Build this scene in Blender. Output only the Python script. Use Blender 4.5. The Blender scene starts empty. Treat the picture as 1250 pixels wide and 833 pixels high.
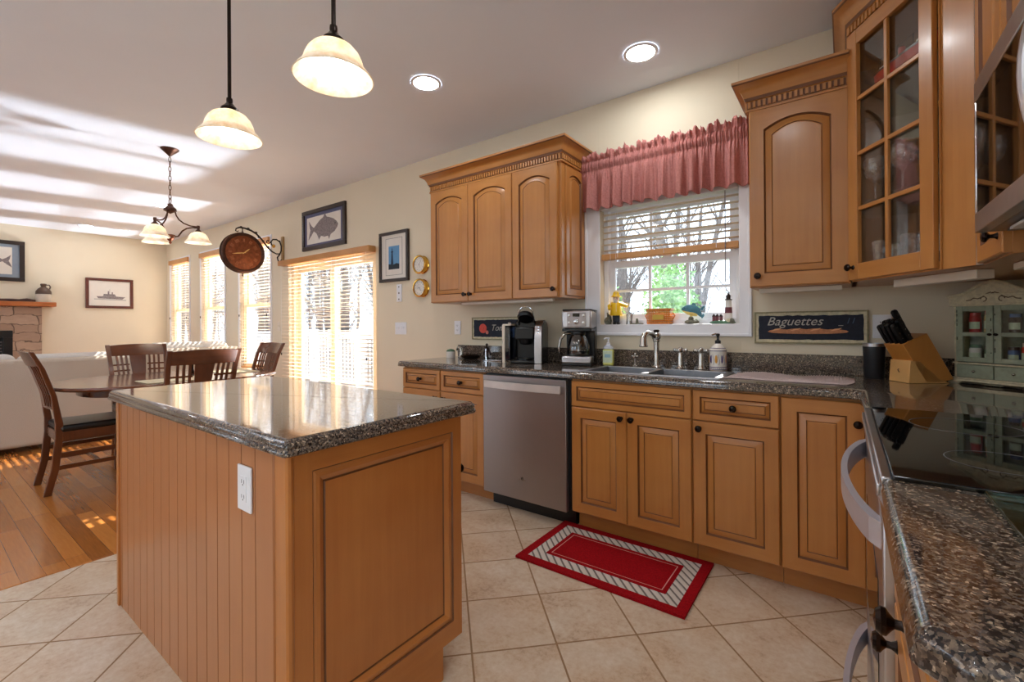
import bpy, bmesh, math, random
from mathutils import Vector, Matrix
R = math.radians
PI = math.pi
sc = bpy.context.scene
COL = sc.collection
random.seed(7)

# ---------------------------------------------------------------- camera
CAMH = 1.183
cam_d = bpy.data.cameras.new('camera')
cam_d.sensor_width = 36.0
cam_d.lens = 551.7 / 1250 * 36
cam_d.shift_y = -(416.5 - 396.2) / 1250
cam_d.clip_start = 0.02
cam_d.clip_end = 200
cam = bpy.data.objects.new('camera', cam_d)
COL.objects.link(cam)
yaw, pit, rol = .6345, .0020, -.00655
fw = Vector((-math.sin(yaw), math.cos(yaw), 0)); rt = Vector((math.cos(yaw), math.sin(yaw), 0)); up = Vector((0, 0, 1))
f2 = fw * math.cos(pit) + up * math.sin(pit); u2 = up * math.cos(pit) - fw * math.sin(pit)
r2 = rt * math.cos(rol) + u2 * math.sin(rol); u3 = u2 * math.cos(rol) - rt * math.sin(rol)
mw = Matrix(((r2.x, u3.x, -f2.x, 0), (r2.y, u3.y, -f2.y, 0), (r2.z, u3.z, -f2.z, CAMH), (0, 0, 0, 1)))
cam.matrix_world = mw
sc.camera = cam

# ---------------------------------------------------------------- world, sun, exposure
sc.view_settings.view_transform = 'Standard'
sc.view_settings.look = 'None'
sc.view_settings.exposure = 0.70
sc.view_settings.gamma = 1.0
sc.view_settings.use_curve_mapping = False
sc.cycles.use_denoising = True
sc.cycles.max_bounces = 10
sc.cycles.diffuse_bounces = 6
sc.cycles.glossy_bounces = 5
sc.cycles.transmission_bounces = 8
sc.cycles.transparent_max_bounces = 16
sc.cycles.sample_clamp_indirect = 6.0
sc.cycles.caustics_reflective = True
sc.cycles.caustics_refractive = False
sc.cycles.blur_glossy = 0.6
w = bpy.data.worlds.new('sky')
sc.world = w
w.use_nodes = True
bg = w.node_tree.nodes['Background']
bg.inputs[0].default_value = (0.72, 0.86, 1.0, 1)
bg.inputs[1].default_value = 2.2
sd = bpy.data.lights.new('sun', 'SUN')
sd.energy = 10.0
sd.angle = R(0.25)
sd.color = (1.0, 0.95, 0.88)
sun = bpy.data.objects.new('sun', sd)
COL.objects.link(sun)
sun.location = (-4, 12, 9)
sun.rotation_euler = Vector((0.17, -1, -0.79)).to_track_quat('-Z', 'Y').to_euler()
CAN_POWER = 30.0      # emission of the recessed ceiling lights
BULB_POWER = 30.0     # emission of the bulbs in the glass shades
# added area lamp outside the glass, standing in for sun glare off the deck
gl_d = bpy.data.lights.new('glare_stand_in', 'AREA')
gl_d.shape = 'RECTANGLE'; gl_d.size = 7.6; gl_d.size_y = 2.7; gl_d.spread = R(7); gl_d.energy = 215
gl_d.color = (.88, .94, 1.0)
gdir = Vector((-.20, -1, .80)).normalized()
gl = bpy.data.objects.new('glare_stand_in', gl_d); COL.objects.link(gl)
gz = -gdir; gx = Vector((gdir.y, -gdir.x, 0)).normalized() * -1; gy = gz.cross(gx)
gl.matrix_world = Matrix(((gx.x, gy.x, gz.x, -6.45), (gx.y, gy.y, gz.y, 4.10), (gx.z, gy.z, gz.z, .25 + .78), (0, 0, 0, 1)))

# ---------------------------------------------------------------- materials
def lin(c):
    return tuple((x / 255 / 12.92) if x / 255 <= .04045 else ((x / 255 + .055) / 1.055) ** 2.4 for x in c) + (1,)

class NT:
    def __init__(s, name):
        s.m = bpy.data.materials.new(name); s.m.use_nodes = True
        s.t = s.m.node_tree; s.n = s.t.nodes; s.p = s.n['Principled BSDF']; s.out = s.n['Material Output']
    def new(s, t, **kw):
        n = s.n.new(t)
        for k, v in kw.items(): setattr(n, k, v)
        return n
    def link(s, a, b): s.t.links.new(a, b)
    def math(s, op, a, b=None, c=None):
        n = s.n.new('ShaderNodeMath'); n.operation = op
        for i, v in enumerate((a, b, c)):
            if v is None: continue
            if isinstance(v, (int, float)): n.inputs[i].default_value = v
            else: s.link(v, n.inputs[i])
        return n.outputs[0]
    def mix(s, f, a, b):
        n = s.n.new('ShaderNodeMix'); n.data_type = 'RGBA'
        if isinstance(f, (int, float)): n.inputs[0].default_value = f
        else: s.link(f, n.inputs[0])
        for i, v in ((6, a), (7, b)):
            if isinstance(v, tuple): n.inputs[i].default_value = v
            else: s.link(v, n.inputs[i])
        return n.outputs[2]
    def coord(s, scale=(1, 1, 1), kind='Object', rot=(0, 0, 0)):
        c = s.n.new('ShaderNodeTexCoord'); mp = s.n.new('ShaderNodeMapping')
        mp.inputs['Scale'].default_value = scale; mp.inputs['Rotation'].default_value = rot
        s.link(c.outputs[kind], mp.inputs[0]); return mp.outputs[0]
    def noise(s, vec, scale, detail=3, rough=.55):
        n = s.n.new('ShaderNodeTexNoise'); n.inputs['Scale'].default_value = scale
        n.inputs['Detail'].default_value = detail; n.inputs['Roughness'].default_value = rough
        if vec is not None: s.link(vec, n.inputs['Vector'])
        return n.outputs['Fac']
    def ramp(s, fac, stops):
        n = s.n.new('ShaderNodeValToRGB'); s.link(fac, n.inputs[0])
        e = n.color_ramp.elements
        while len(e) < len(stops): e.new(.5)
        for el, (p, c) in zip(e, stops): el.position = p; el.color = c
        return n.outputs[0]
    def bump(s, h, st=.2, d=.002):
        n = s.n.new('ShaderNodeBump'); n.inputs['Strength'].default_value = st; n.inputs['Distance'].default_value = d
        s.link(h, n.inputs['Height']); s.link(n.outputs[0], s.p.inputs['Normal'])

def P(name, c, rough=.5, metal=0.0, spec=.5, var=.06, vs=12, coat=0.0, bump=0.0):
    t = NT(name); p = t.p
    f = t.noise(t.coord(), vs)
    a = lin(c)
    lo = tuple(x * (1 - var) for x in a[:3]) + (1,); hi = tuple(min(1, x * (1 + var)) for x in a[:3]) + (1,)
    t.link(t.ramp(f, [(.3, lo), (.7, hi)]), p.inputs['Base Color'])
    p.inputs['Roughness'].default_value = rough; p.inputs['Metallic'].default_value = metal
    p.inputs['Specular IOR Level'].default_value = spec
    p.inputs['Coat Weight'].default_value = coat
    if bump: t.bump(f, bump)
    return t.m

def wood(name, c1, c2, axis, rough=.33, grain=14, coat=.15, blot=3.0):
    t = NT(name); p = t.p
    s = [grain] * 3; s[axis] = grain * .06
    g = t.noise(t.coord(tuple(s)), 3.0, 5, .6)
    bl = t.noise(t.coord(), blot, 3)
    f = t.math('ADD', t.math('MULTIPLY', g, .4), t.math('MULTIPLY', bl, .6))
    t.link(t.ramp(f, [(.25, lin(c2)), (.75, lin(c1))]), p.inputs['Base Color'])
    p.inputs['Roughness'].default_value = rough; p.inputs['Coat Weight'].default_value = coat
    p.inputs['Coat Roughness'].default_value = .15
    t.bump(g, .05)
    return t.m

MAPLE_A, MAPLE_B = (196, 136, 72), (166, 104, 48)
maple = wood('maple_upright', MAPLE_A, MAPLE_B, 2)
maple_h = wood('maple_crosswise', MAPLE_A, MAPLE_B, 0)
maple_y = wood('maple_deep', MAPLE_A, MAPLE_B, 1)
glaze = P('maple_dark_glaze', (112, 68, 36), .5)
glaze2 = P('maple_light_glaze', (160, 100, 54), .45)
isl_wood = wood('island_maple', (196, 128, 66), (166, 98, 46), 2, rough=.3)
inside = P('cabinet_inside', (178, 162, 148), .6)
beadw = wood('beadboard_maple', (186, 124, 78), (166, 104, 60), 2, rough=.32)
handle_s = P('satin_handle_steel', (206, 204, 214), .38, .6, var=.02)
bowlm = P('sink_bowl_steel', (104, 106, 110), .35, .8, var=.1)
walnut = wood('dark_cherry', (112, 58, 26), (66, 30, 14), 2, rough=.28, coat=.3)
walnut_h = wood('dark_cherry_crosswise', (112, 58, 26), (66, 30, 14), 0, rough=.2, coat=.4)
oakblind = wood('blind_oak', (214, 158, 96), (186, 126, 70), 0, rough=.4)
blockwood = wood('knife_block_wood', (206, 140, 66), (182, 116, 48), 2, rough=.35)
mantelwood = wood('mantel_wood', (190, 112, 52), (150, 78, 30), 1, rough=.4)
wallp = P('cream_wall_paint', (228, 216, 192), .75, spec=.25, var=.015, vs=3)
ceilp = P('ceiling_paint', (234, 241, 253), .8, spec=.2, var=.01, vs=2)
white = P('white_trim_paint', (238, 238, 242), .4, var=.01)
tan_lit = P('tan_lit_vinyl', (236, 214, 180), .45, var=.02)  # white frames, with the tan light on them put into the colour
plastic = P('white_plastic', (235, 236, 240), .35, var=.01)
ivory = P('ivory_plastic', (226, 214, 196), .4, var=.01)
steel = P('brushed_steel', (192, 190, 194), .28, 1.0, var=.04, vs=30)
steeld = P('dishwasher_steel', (158, 150, 148), .36, .9, var=.03, vs=4)
chrome = P('chrome', (225, 225, 228), .08, 1.0, var=.01)
nickel = P('satin_nickel', (190, 186, 180), .2, 1.0, var=.02)
blackp = P('black_plastic', (14, 14, 16), .3, var=.1)
blackg = P('black_glass', (7, 7, 8), .03, var=.0, spec=.6)
knobm = P('oiled_bronze', (38, 26, 20), .22, .7, var=.1)
bronze = P('aged_bronze', (84, 56, 44), .35, .7, var=.25, vs=40)
copper = P('aged_copper', (136, 76, 46), .42, .6, var=.3, vs=30)
brass = P('polished_brass', (214, 164, 70), .15, 1.0, var=.04)
iron = P('wrought_iron', (52, 38, 32), .45, .5, var=.2)
leather = P('black_leather', (18, 17, 18), .32, var=.1, bump=.1)
linen = P('linen', (184, 172, 158), .9, spec=.15, var=.05, vs=160, bump=.2)
linen2 = P('light_cushion_linen', (200, 196, 190), .9, spec=.15, var=.05, vs=140, bump=.2)
paper = P('art_paper', (228, 222, 212), .8, var=.02)
matblue = P('slate_mat_board', (96, 96, 122), .8, var=.03)
ink = P('grey_ink', (136, 126, 126), .8, var=.4, vs=90)
frameblk = P('black_frame', (46, 34, 28), .35, var=.1)
framered = P('mahogany_frame', (92, 44, 34), .35, var=.1)
skyblue = P('print_blue', (98, 152, 196), .7, var=.08)
navy = P('chalkboard_navy', (34, 38, 52), .8, var=.2, vs=60)
cream = P('distressed_cream', (206, 196, 164), .6, var=.18, vs=60)
creamgr = P('sign_edge_olive', (150, 140, 104), .6, var=.2, vs=60)
sage = P('distressed_sage', (150, 158, 134), .6, var=.12, vs=50)
chalk = P('chalk_writing', (188, 184, 176), .8, var=.2, vs=200)
chalkb = P('chalk_blue', (74, 92, 118), .8)
bread = P('bread_crust', (198, 132, 92), .7, var=.2, vs=80)
tomato = P('tomato_red', (214, 66, 44), .5, var=.2, vs=60)
redrug = P('red_pile', (150, 14, 22), .95, spec=.1, var=.3, vs=220, bump=.6)
matw = P('drying_mat', (206, 186, 182), .9, spec=.1, var=.12, vs=120)
yellow = P('raincoat_yellow', (246, 200, 30), .45, var=.05)
skinp = P('painted_face', (236, 206, 184), .5)
green = P('green_paint', (84, 124, 96), .5, var=.2, vs=60)
redp = P('red_paint', (186, 38, 34), .35, var=.05)
blueg = P('fish_blue', (70, 128, 146), .4, var=.2, vs=60)
fishy = P('fish_belly', (226, 200, 110), .4, var=.2, vs=60)
rockm = P('grey_rock', (112, 112, 96), .8, var=.4, vs=90)
maroon = P('maroon_band', (110, 50, 60), .5)
orange = P('amber_wicker', (206, 122, 34), .5, var=.35, vs=160)
ceram = P('cream_ceramic', (232, 226, 218), .2, var=.03)
purple = P('purple_band', (84, 62, 112), .35)
amber = P('amber_paint', (214, 150, 50), .3)
soapy = P('yellow_soap', (226, 226, 120), .15, var=.05)
labelm = P('pale_label', (206, 220, 190), .6, var=.08, vs=80)
bluejar = P('blue_jar', (84, 110, 160), .4)
rooster = P('brown_glaze', (88, 66, 52), .3, var=.3)
jugm = P('stoneware', (206, 196, 178), .4, var=.06)
deckm = P('deck_boards', (98, 92, 90), .7, var=.08, vs=4)
barkm = P('grey_bark', (120, 112, 108), .9, var=.35, vs=8)
leafm = P('hedge_leaf', (140, 178, 120), .7, var=.35, vs=6)
groundm = P('leaf_litter_ground', (92, 86, 80), .9, var=.15, vs=1.5)
bulbm = None

def emis(name, c, st):
    t = NT(name); t.p.inputs['Base Color'].default_value = (1, 1, 1, 1)
    t.p.inputs['Emission Color'].default_value = c; t.p.inputs['Emission Strength'].default_value = st
    return t.m
bulbm = emis('warm_bulb', (1.0, .90, .77, 1), BULB_POWER)
canm = emis('warm_can_lens', (.97, .985, 1.0, 1), CAN_POWER)
cank = emis('kitchen_can_lens', (.95, .98, 1.0, 1), CAN_POWER * 2.0)

def thin_glass(name, tint=(1, 1, 1), refl=.06, gl=(1, 1, 1), k=.6):
    t = NT(name); t.n.remove(t.p)
    tr = t.new('ShaderNodeBsdfTransparent'); tr.inputs[0].default_value = tint + (1,)
    g = t.new('ShaderNodeBsdfGlossy'); g.inputs['Roughness'].default_value = .02; g.inputs[0].default_value = gl + (1,)
    lw = t.new('ShaderNodeLayerWeight'); lw.inputs[0].default_value = .25
    f = t.math('MINIMUM', t.math('ADD', t.math('MULTIPLY', lw.outputs['Fresnel'], k), refl), 1.0)
    mx = t.new('ShaderNodeMixShader'); t.link(f, mx.inputs[0]); t.link(tr.outputs[0], mx.inputs[1]); t.link(g.outputs[0], mx.inputs[2])
    t.link(mx.outputs[0], t.out.inputs[0]); return t.m
pane = thin_glass('window_glass', refl=.02)
cabglass = thin_glass('cabinet_glass', (.94, .95, .94), refl=.015, k=.25)
seeded = thin_glass('clear_glassware', (.74, .76, .78), refl=.22, k=.9)
def cut_glass():
    t = NT('cut_glassware'); t.n.remove(t.p)
    tr = t.new('ShaderNodeBsdfTransparent'); tr.inputs[0].default_value = (.86, .87, .88, 1)
    g = t.new('ShaderNodeBsdfGlossy'); g.inputs['Roughness'].default_value = .06; g.inputs[0].default_value = (1, 1, 1, 1)
    d = t.new('ShaderNodeBsdfDiffuse'); d.inputs[0].default_value = (.75, .76, .78, 1)
    f = t.noise(t.coord(), 120, 2)
    m1 = t.new('ShaderNodeMixShader'); m1.inputs[0].default_value = .45; t.link(g.outputs[0], m1.inputs[1]); t.link(d.outputs[0], m1.inputs[2])
    lw = t.new('ShaderNodeLayerWeight'); lw.inputs[0].default_value = .35
    k = t.math('MINIMUM', t.math('ADD', t.math('ADD', t.math('MULTIPLY', lw.outputs['Facing'], .65), .10), t.math('MULTIPLY', t.math('GREATER_THAN', f, .55), .30)), .9)
    m2 = t.new('ShaderNodeMixShader'); t.link(k, m2.inputs[0]); t.link(tr.outputs[0], m2.inputs[1]); t.link(m1.outputs[0], m2.inputs[2])
    t.link(m2.outputs[0], t.out.inputs[0]); return t.m
cutg = cut_glass()
shelfg = thin_glass('shelf_glass', (.86, .90, .88), refl=.05)
boardglass = thin_glass('green_board_glass', (.62, .78, .74), refl=.10)
carafe = thin_glass('carafe_glass', (.30, .31, .33), refl=.12)
tankm = thin_glass('water_tank_plastic', (.24, .30, .42), refl=.08)

def shade_glass():
    t = NT('alabaster_glass'); t.n.remove(t.p)
    f = t.noise(t.coord(), 22, 5, .65)
    c = t.ramp(f, [(.30, lin((240, 220, 190))), (.56, lin((255, 250, 240)))])
    d = t.new('ShaderNodeBsdfDiffuse'); l = t.new('ShaderNodeBsdfTranslucent'); g = t.new('ShaderNodeBsdfGlossy')
    g.inputs['Roughness'].default_value = .15
    t.link(c, d.inputs[0]); t.link(c, l.inputs[0])
    m1 = t.new('ShaderNodeMixShader'); m1.inputs[0].default_value = .5; t.link(d.outputs[0], m1.inputs[1]); t.link(l.outputs[0], m1.inputs[2])
    m2 = t.new('ShaderNodeMixShader'); m2.inputs[0].default_value = .06; t.link(m1.outputs[0], m2.inputs[1]); t.link(g.outputs[0], m2.inputs[2])
    t.link(m2.outputs[0], t.out.inputs[0]); return t.m
alab = shade_glass()

def slat_mat():
    t = NT('blind_slat'); t.n.remove(t.p)
    d = t.new('ShaderNodeBsdfDiffuse'); l = t.new('ShaderNodeBsdfTranslucent')
    d.inputs[0].default_value = lin((238, 226, 208)); l.inputs[0].default_value = lin((240, 214, 178))
    m1 = t.new('ShaderNodeMixShader'); m1.inputs[0].default_value = .25; t.link(d.outputs[0], m1.inputs[1]); t.link(l.outputs[0], m1.inputs[2])
    t.link(m1.outputs[0], t.out.inputs[0]); return t.m
slatm = slat_mat()

def cloth_mat():
    t = NT('dusty_rose_cloth'); t.n.remove(t.p)
    f = t.noise(t.coord(), 90, 2)
    c = t.ramp(f, [(.3, lin((192, 126, 120))), (.7, lin((212, 148, 140)))])
    d = t.new('ShaderNodeBsdfDiffuse'); l = t.new('ShaderNodeBsdfTranslucent')
    t.link(c, d.inputs[0]); t.link(c, l.inputs[0])
    m1 = t.new('ShaderNodeMixShader'); m1.inputs[0].default_value = .25; t.link(d.outputs[0], m1.inputs[1]); t.link(l.outputs[0], m1.inputs[2])
    t.link(m1.outputs[0], t.out.inputs[0]); return t.m
cloth = cloth_mat()

def granite(name, gain=1.12):
    t = NT(name); p = t.p
    v = t.new('ShaderNodeTexVoronoi'); v.inputs['Scale'].default_value = 270
    nd = t.new('ShaderNodeTexNoise'); nd.inputs['Scale'].default_value = 260; t.link(t.coord(), nd.inputs['Vector'])
    va_ = t.new('ShaderNodeVectorMath'); va_.operation = 'MULTIPLY_ADD'; t.link(nd.outputs['Color'], va_.inputs[0]); va_.inputs[1].default_value = (.006, .006, .006); t.link(t.coord(), va_.inputs[2]); t.link(va_.outputs[0], v.inputs['Vector'])
    s = t.new('ShaderNodeSeparateColor'); t.link(v.outputs['Color'], s.inputs[0])
    n = t.noise(t.coord(), 90, 4, .7)
    f = t.math('ADD', t.math('MULTIPLY', s.outputs[0], .6), t.math('MULTIPLY', n, .4))
    def g(c): return lin(tuple(min(255, x * gain) for x in c))
    c = t.ramp(f, [(.24, g((28, 25, 26))), (.40, g((56, 48, 44))), (.52, g((88, 76, 66))), (.62, g((112, 98, 84))), (.72, g((72, 68, 68))), (.80, g((164, 146, 126)))])
    t.link(c, p.inputs['Base Color']); p.inputs['Roughness'].default_value = .07
    p.inputs['Specular IOR Level'].default_value = .55
    p.inputs['Coat Weight'].default_value = .30; p.inputs['Coat Roughness'].default_value = .03; p.inputs['Coat IOR'].default_value = 1.6
    return t.m
gran = granite('brown_speckled_granite')

def tile_mat():
    t = NT('beige_floor_tile'); p = t.p
    c = t.new('ShaderNodeTexCoord'); sp = t.new('ShaderNodeSeparateXYZ'); t.link(c.outputs['Object'], sp.inputs[0])
    per = .4435
    a = t.math('DIVIDE', t.math('SUBTRACT', t.math('ADD', sp.outputs[0], sp.outputs[1]), .134 - per * 60), per)
    b = t.math('DIVIDE', t.math('SUBTRACT', t.math('SUBTRACT', sp.outputs[1], sp.outputs[0]), 2.757 - per * 60), per)
    def edge(x):
        fr = t.math('FRACT', x); return t.math('MINIMUM', fr, t.math('SUBTRACT', 1.0, fr))
    e = t.math('MINIMUM', edge(a), edge(b))
    g = t.math('LESS_THAN', e, .0115)
    cell = t.new('ShaderNodeCombineXYZ'); t.link(t.math('FLOOR', a), cell.inputs[0]); t.link(t.math('FLOOR', b), cell.inputs[1])
    wn = t.new('ShaderNodeTexWhiteNoise'); t.link(cell.outputs[0], wn.inputs['Vector'])
    ad = t.new('ShaderNodeVectorMath'); ad.operation = 'MULTIPLY_ADD'; t.link(cell.outputs[0], ad.inputs[0]); ad.inputs[1].default_value = (3.7, 5.1, 1); t.link(c.outputs['Object'], ad.inputs[2])
    n1 = t.noise(ad.outputs[0], 5, 6, .7); n2 = t.noise(ad.outputs[0], 45, 4, .7)
    f = t.math('ADD', t.math('MULTIPLY', n1, .6), t.math('MULTIPLY', n2, .4))
    tc = t.ramp(f, [(.36, lin((172, 142, 116))), (.45, lin((202, 178, 152))), (.53, lin((211, 194, 172))), (.64, lin((222, 210, 194)))])
    tc2 = t.mix(t.math('MULTIPLY', wn.outputs['Value'], .25), tc, lin((205, 172, 136)))
    t.link(t.mix(g, tc2, lin((150, 118, 84))), p.inputs['Base Color'])
    t.link(t.math('ADD', t.math('MULTIPLY', g, .4), .30), p.inputs['Roughness'])
    h = t.math('ADD', t.math('MULTIPLY', t.math('MINIMUM', e, .02), 40), t.math('MULTIPLY', n2, .25))
    t.bump(h, .35, .002)
    return t.m

def plank_mat():
    t = NT('honey_oak_planks'); p = t.p
    c = t.new('ShaderNodeTexCoord'); sp = t.new('ShaderNodeSeparateXYZ'); t.link(c.outputs['Object'], sp.inputs[0])
    row = t.math('DIVIDE', t.math('ADD', sp.outputs[1], 20), .082)
    ri = t.math('FLOOR', row)
    wn = t.new('ShaderNodeTexWhiteNoise'); wn.noise_dimensions = '1D'; t.link(ri, wn.inputs['W'])
    xx = t.math('DIVIDE', t.math('ADD', t.math('ADD', sp.outputs[0], 40), t.math('MULTIPLY', wn.outputs['Value'], 3)), .9)
    xi = t.math('FLOOR', xx)
    cell = t.new('ShaderNodeCombineXYZ'); t.link(ri, cell.inputs[0]); t.link(xi, cell.inputs[1])
    w2 = t.new('ShaderNodeTexWhiteNoise'); t.link(cell.outputs[0], w2.inputs['Vector'])
    fr = t.math('FRACT', row); e = t.math('MINIMUM', fr, t.math('SUBTRACT', 1.0, fr))
    fx = t.math('FRACT', xx); ex = t.math('MULTIPLY', t.math('MINIMUM', fx, t.math('SUBTRACT', 1.0, fx)), 11)
    gap = t.math('LESS_THAN', t.math('MINIMUM', e, ex), .012)
    gr = t.noise(t.coord((2.5, 40, 1)), 2.4, 5, .65)
    f = t.math('ADD', t.math('MULTIPLY', w2.outputs['Value'], .5), t.math('MULTIPLY', gr, .5))
    wc = t.ramp(f, [(.2, lin((140, 82, 34))), (.5, lin((176, 108, 48))), (.8, lin((200, 130, 64)))])
    t.link(t.mix(gap, wc, lin((120, 68, 28))), p.inputs['Base Color'])
    p.inputs['Roughness'].default_value = .22; p.inputs['Coat Weight'].default_value = .3; p.inputs['Coat Roughness'].default_value = .12
    return t.m

def stone_mat():
    t = NT('ledge_stone'); p = t.p
    sp = t.new('ShaderNodeSeparateXYZ'); c = t.new('ShaderNodeTexCoord'); t.link(c.outputs['Object'], sp.inputs[0])
    cm = t.new('ShaderNodeCombineXYZ'); wb = t.noise(t.coord(), 3.2, 2); wz = t.noise(t.coord((1, 1, 2)), 7, 2)
    t.link(t.math('ADD', sp.outputs[1], t.math('MULTIPLY', wb, .25)), cm.inputs[0]); t.link(t.math('ADD', sp.outputs[2], t.math('MULTIPLY', wz, .10)), cm.inputs[1])
    b = t.new('ShaderNodeTexBrick'); t.link(cm.outputs[0], b.inputs['Vector'])
    b.inputs['Scale'].default_value = 1; b.inputs['Brick Width'].default_value = .38; b.inputs['Row Height'].default_value = .13
    b.inputs['Mortar Size'].default_value = .006; b.offset = .37; b.squash = .6; b.squash_frequency = 3
    b.inputs['Color1'].default_value = lin((206, 180, 156)); b.inputs['Color2'].default_value = lin((168, 138, 116)); b.inputs['Mortar'].default_value = lin((96, 82, 70))
    n = t.noise(t.coord((1, 1, 3)), 9, 5, .7)
    t.link(t.mix(t.math('MULTIPLY', n, .6), b.outputs[0], lin((140, 112, 92))), p.inputs['Base Color'])
    p.inputs['Roughness'].default_value = .85
    t.bump(t.math('ADD', n, t.math('MULTIPLY', b.outputs['Fac'], -1.0)), .6, .02)
    return t.m
tilem, plankm, stonem = tile_mat(), plank_mat(), stone_mat()

def weave_mat():
    t = NT('rug_weave_band'); p = t.p
    wv = t.new('ShaderNodeTexWave'); wv.inputs['Scale'].default_value = 14; wv.bands_direction = 'DIAGONAL'; wv.inputs['Distortion'].default_value = .5
    t.link(t.coord((1, 1, 0)), wv.inputs['Vector'])
    n = t.noise(t.coord(), 150, 2)
    f = t.math('MULTIPLY', wv.outputs['Fac'], t.math('ADD', n, .5))
    t.link(t.ramp(f, [(.08, lin((112, 104, 98))), (.3, lin((208, 200, 190)))]), p.inputs['Base Color'])
    p.inputs['Roughness'].default_value = .95; t.bump(f, .4, .003); return t.m
weave = weave_mat()

# ---------------------------------------------------------------- mesh building
class MB:
    def __init__(s): s.v = []; s.f = []; s.m = []; s.mats = []
    def mi(s, m):
        if m not in s.mats: s.mats.append(m)
        return s.mats.index(m)
    def add(s, vs, fs, m):
        o = len(s.v); s.v += [tuple(v) for v in vs]; k = s.mi(m)
        for f in fs: s.f.append(tuple(o + i for i in f)); s.m.append(k)
        return s
    def box(s, x0, x1, y0, y1, z0, z1, m):
        s.nb = getattr(s, 'nb', -1) + 1; e = .00009 * (s.nb % 9)      # keeps touching boxes from sharing a plane
        if min(x1 - x0, y1 - y0, z1 - z0) > 6 * e: x0 += e; x1 -= e; y0 += e; y1 -= e; z0 += e; z1 -= e
        return s.add([(x, y, z) for z in (z0, z1) for y in (y0, y1) for x in (x0, x1)],
                     [(0, 2, 3, 1), (4, 5, 7, 6), (0, 1, 5, 4), (2, 6, 7, 3), (0, 4, 6, 2), (1, 3, 7, 5)], m)
    def prism(s, pts, z0, z1, m, axis='z'):
        n = len(pts)
        def q(p, h):
            return {'z': (p[0], p[1], h), 'y': (p[0], h, p[1]), 'x': (h, p[0], p[1])}[axis]
        vs = [q(p, z0) for p in pts] + [q(p, z1) for p in pts]
        fs = [tuple(range(n))[::-1], tuple(range(n, 2 * n))] + [(i, (i + 1) % n, n + (i + 1) % n, n + i) for i in range(n)]
        return s.add(vs, fs, m)
    def lathe(s, prof, c=(0, 0, 0), seg=20, m=None, axis='z', cap=True, a0=0, a1=2 * PI):
        vs = []; fs = []; n = len(prof); full = abs(a1 - a0 - 2 * PI) < 1e-6
        k = seg if full else seg + 1
        for j in range(k):
            a = a0 + (a1 - a0) * j / seg
            for r, h in prof:
                x, y = r * math.cos(a), r * math.sin(a)
                p = {'z': (x, y, h), 'y': (x, -h, y), 'x': (h, x, y)}[axis]
                vs.append((c[0] + p[0], c[1] + p[1], c[2] + p[2]))
        for j in range(seg):
            for i in range(n - 1):
                a, b = j * n + i, ((j + 1) % k) * n + i
                fs.append((a, b, b + 1, a + 1))
        if cap and full:
            if prof[0][0] > 1e-5: fs.append(tuple(j * n for j in range(seg))[::-1])
            if prof[-1][0] > 1e-5: fs.append(tuple(j * n + n - 1 for j in range(seg)))
        return s.add(vs, fs, m)
    def tube(s, pts, r, m, seg=8, closed=False, flat=1.0):
        pts = [Vector(p) for p in pts]; n = len(pts); vs = []; fs = []
        rr = r if isinstance(r, (list, tuple)) else [r] * n
        nrm = None
        for i, p in enumerate(pts):
            if closed: t = pts[(i + 1) % n] - pts[i - 1]
            else: t = pts[min(i + 1, n - 1)] - pts[max(i - 1, 0)]
            t.normalize()
            if nrm is None:
                nrm = Vector((0, 0, 1)) if abs(t.z) < .9 else Vector((1, 0, 0))
            nrm = (nrm - t * nrm.dot(t)).normalized(); b = t.cross(nrm)
            for k in range(seg):
                a = 2 * PI * k / seg
                vs.append(p + nrm * math.cos(a) * rr[i] + b * math.sin(a) * rr[i] * flat)
        for i in range(n if closed else n - 1):
            for k in range(seg):
                a = i * seg + k; b2 = i * seg + (k + 1) % seg; j = ((i + 1) % n) * seg
                fs.append((a, b2, j + (k + 1) % seg, j + k))
        if not closed: fs += [tuple(range(seg))[::-1], tuple(range((n - 1) * seg, n * seg))]
        return s.add(vs, fs, m)
    def sphere(s, c, r, m, seg=14, rings=9, sc_=(1, 1, 1)):
        prof = [(max(1e-6, r * math.sin(PI * i / rings)) * 1.0, -r * math.cos(PI * i / rings)) for i in range(rings + 1)]
        vs = []; fs = []; n = len(prof)
        for j in range(seg):
            a = 2 * PI * j / seg
            for q, h in prof: vs.append((c[0] + q * math.cos(a) * sc_[0], c[1] + q * math.sin(a) * sc_[1], c[2] + h * sc_[2]))
        for j in range(seg):
            for i in range(n - 1):
                a, b = j * n + i, ((j + 1) % seg) * n + i; fs.append((a, b, b + 1, a + 1))
        return s.add(vs, fs, m)
    def xf(s, mat, start=0):
        for i in range(start, len(s.v)): s.v[i] = tuple(mat @ Vector(s.v[i]))
        return s
    def build(s, name, parent=None, label=None, loc=None, rotz=0, bevel=0, subdiv=0, smooth=True, angle=35, seg=2):
        me = bpy.data.meshes.new(name); me.from_pydata(s.v, [], s.f)
        for m in s.mats: me.materials.append(m)
        me.polygons.foreach_set('material_index', s.m)
        bm = bmesh.new(); bm.from_mesh(me); bmesh.ops.recalc_face_normals(bm, faces=bm.faces); bm.to_mesh(me); bm.free()
        if smooth:
            me.shade_smooth()
            if not subdiv: me.set_sharp_from_angle(angle=R(angle))
            for pl in me.polygons:
                if len(pl.vertices) > 8: pl.use_smooth = False
        me.update()
        o = bpy.data.objects.new(name, me); COL.objects.link(o)
        if parent is not None: o.parent = parent
        if loc is not None: o.location = loc
        o.rotation_euler = (0, 0, rotz)
        if bevel:
            b = o.modifiers.new('bevel', 'BEVEL'); b.width = bevel; b.segments = seg; b.limit_method = 'ANGLE'; b.angle_limit = R(40)
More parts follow.
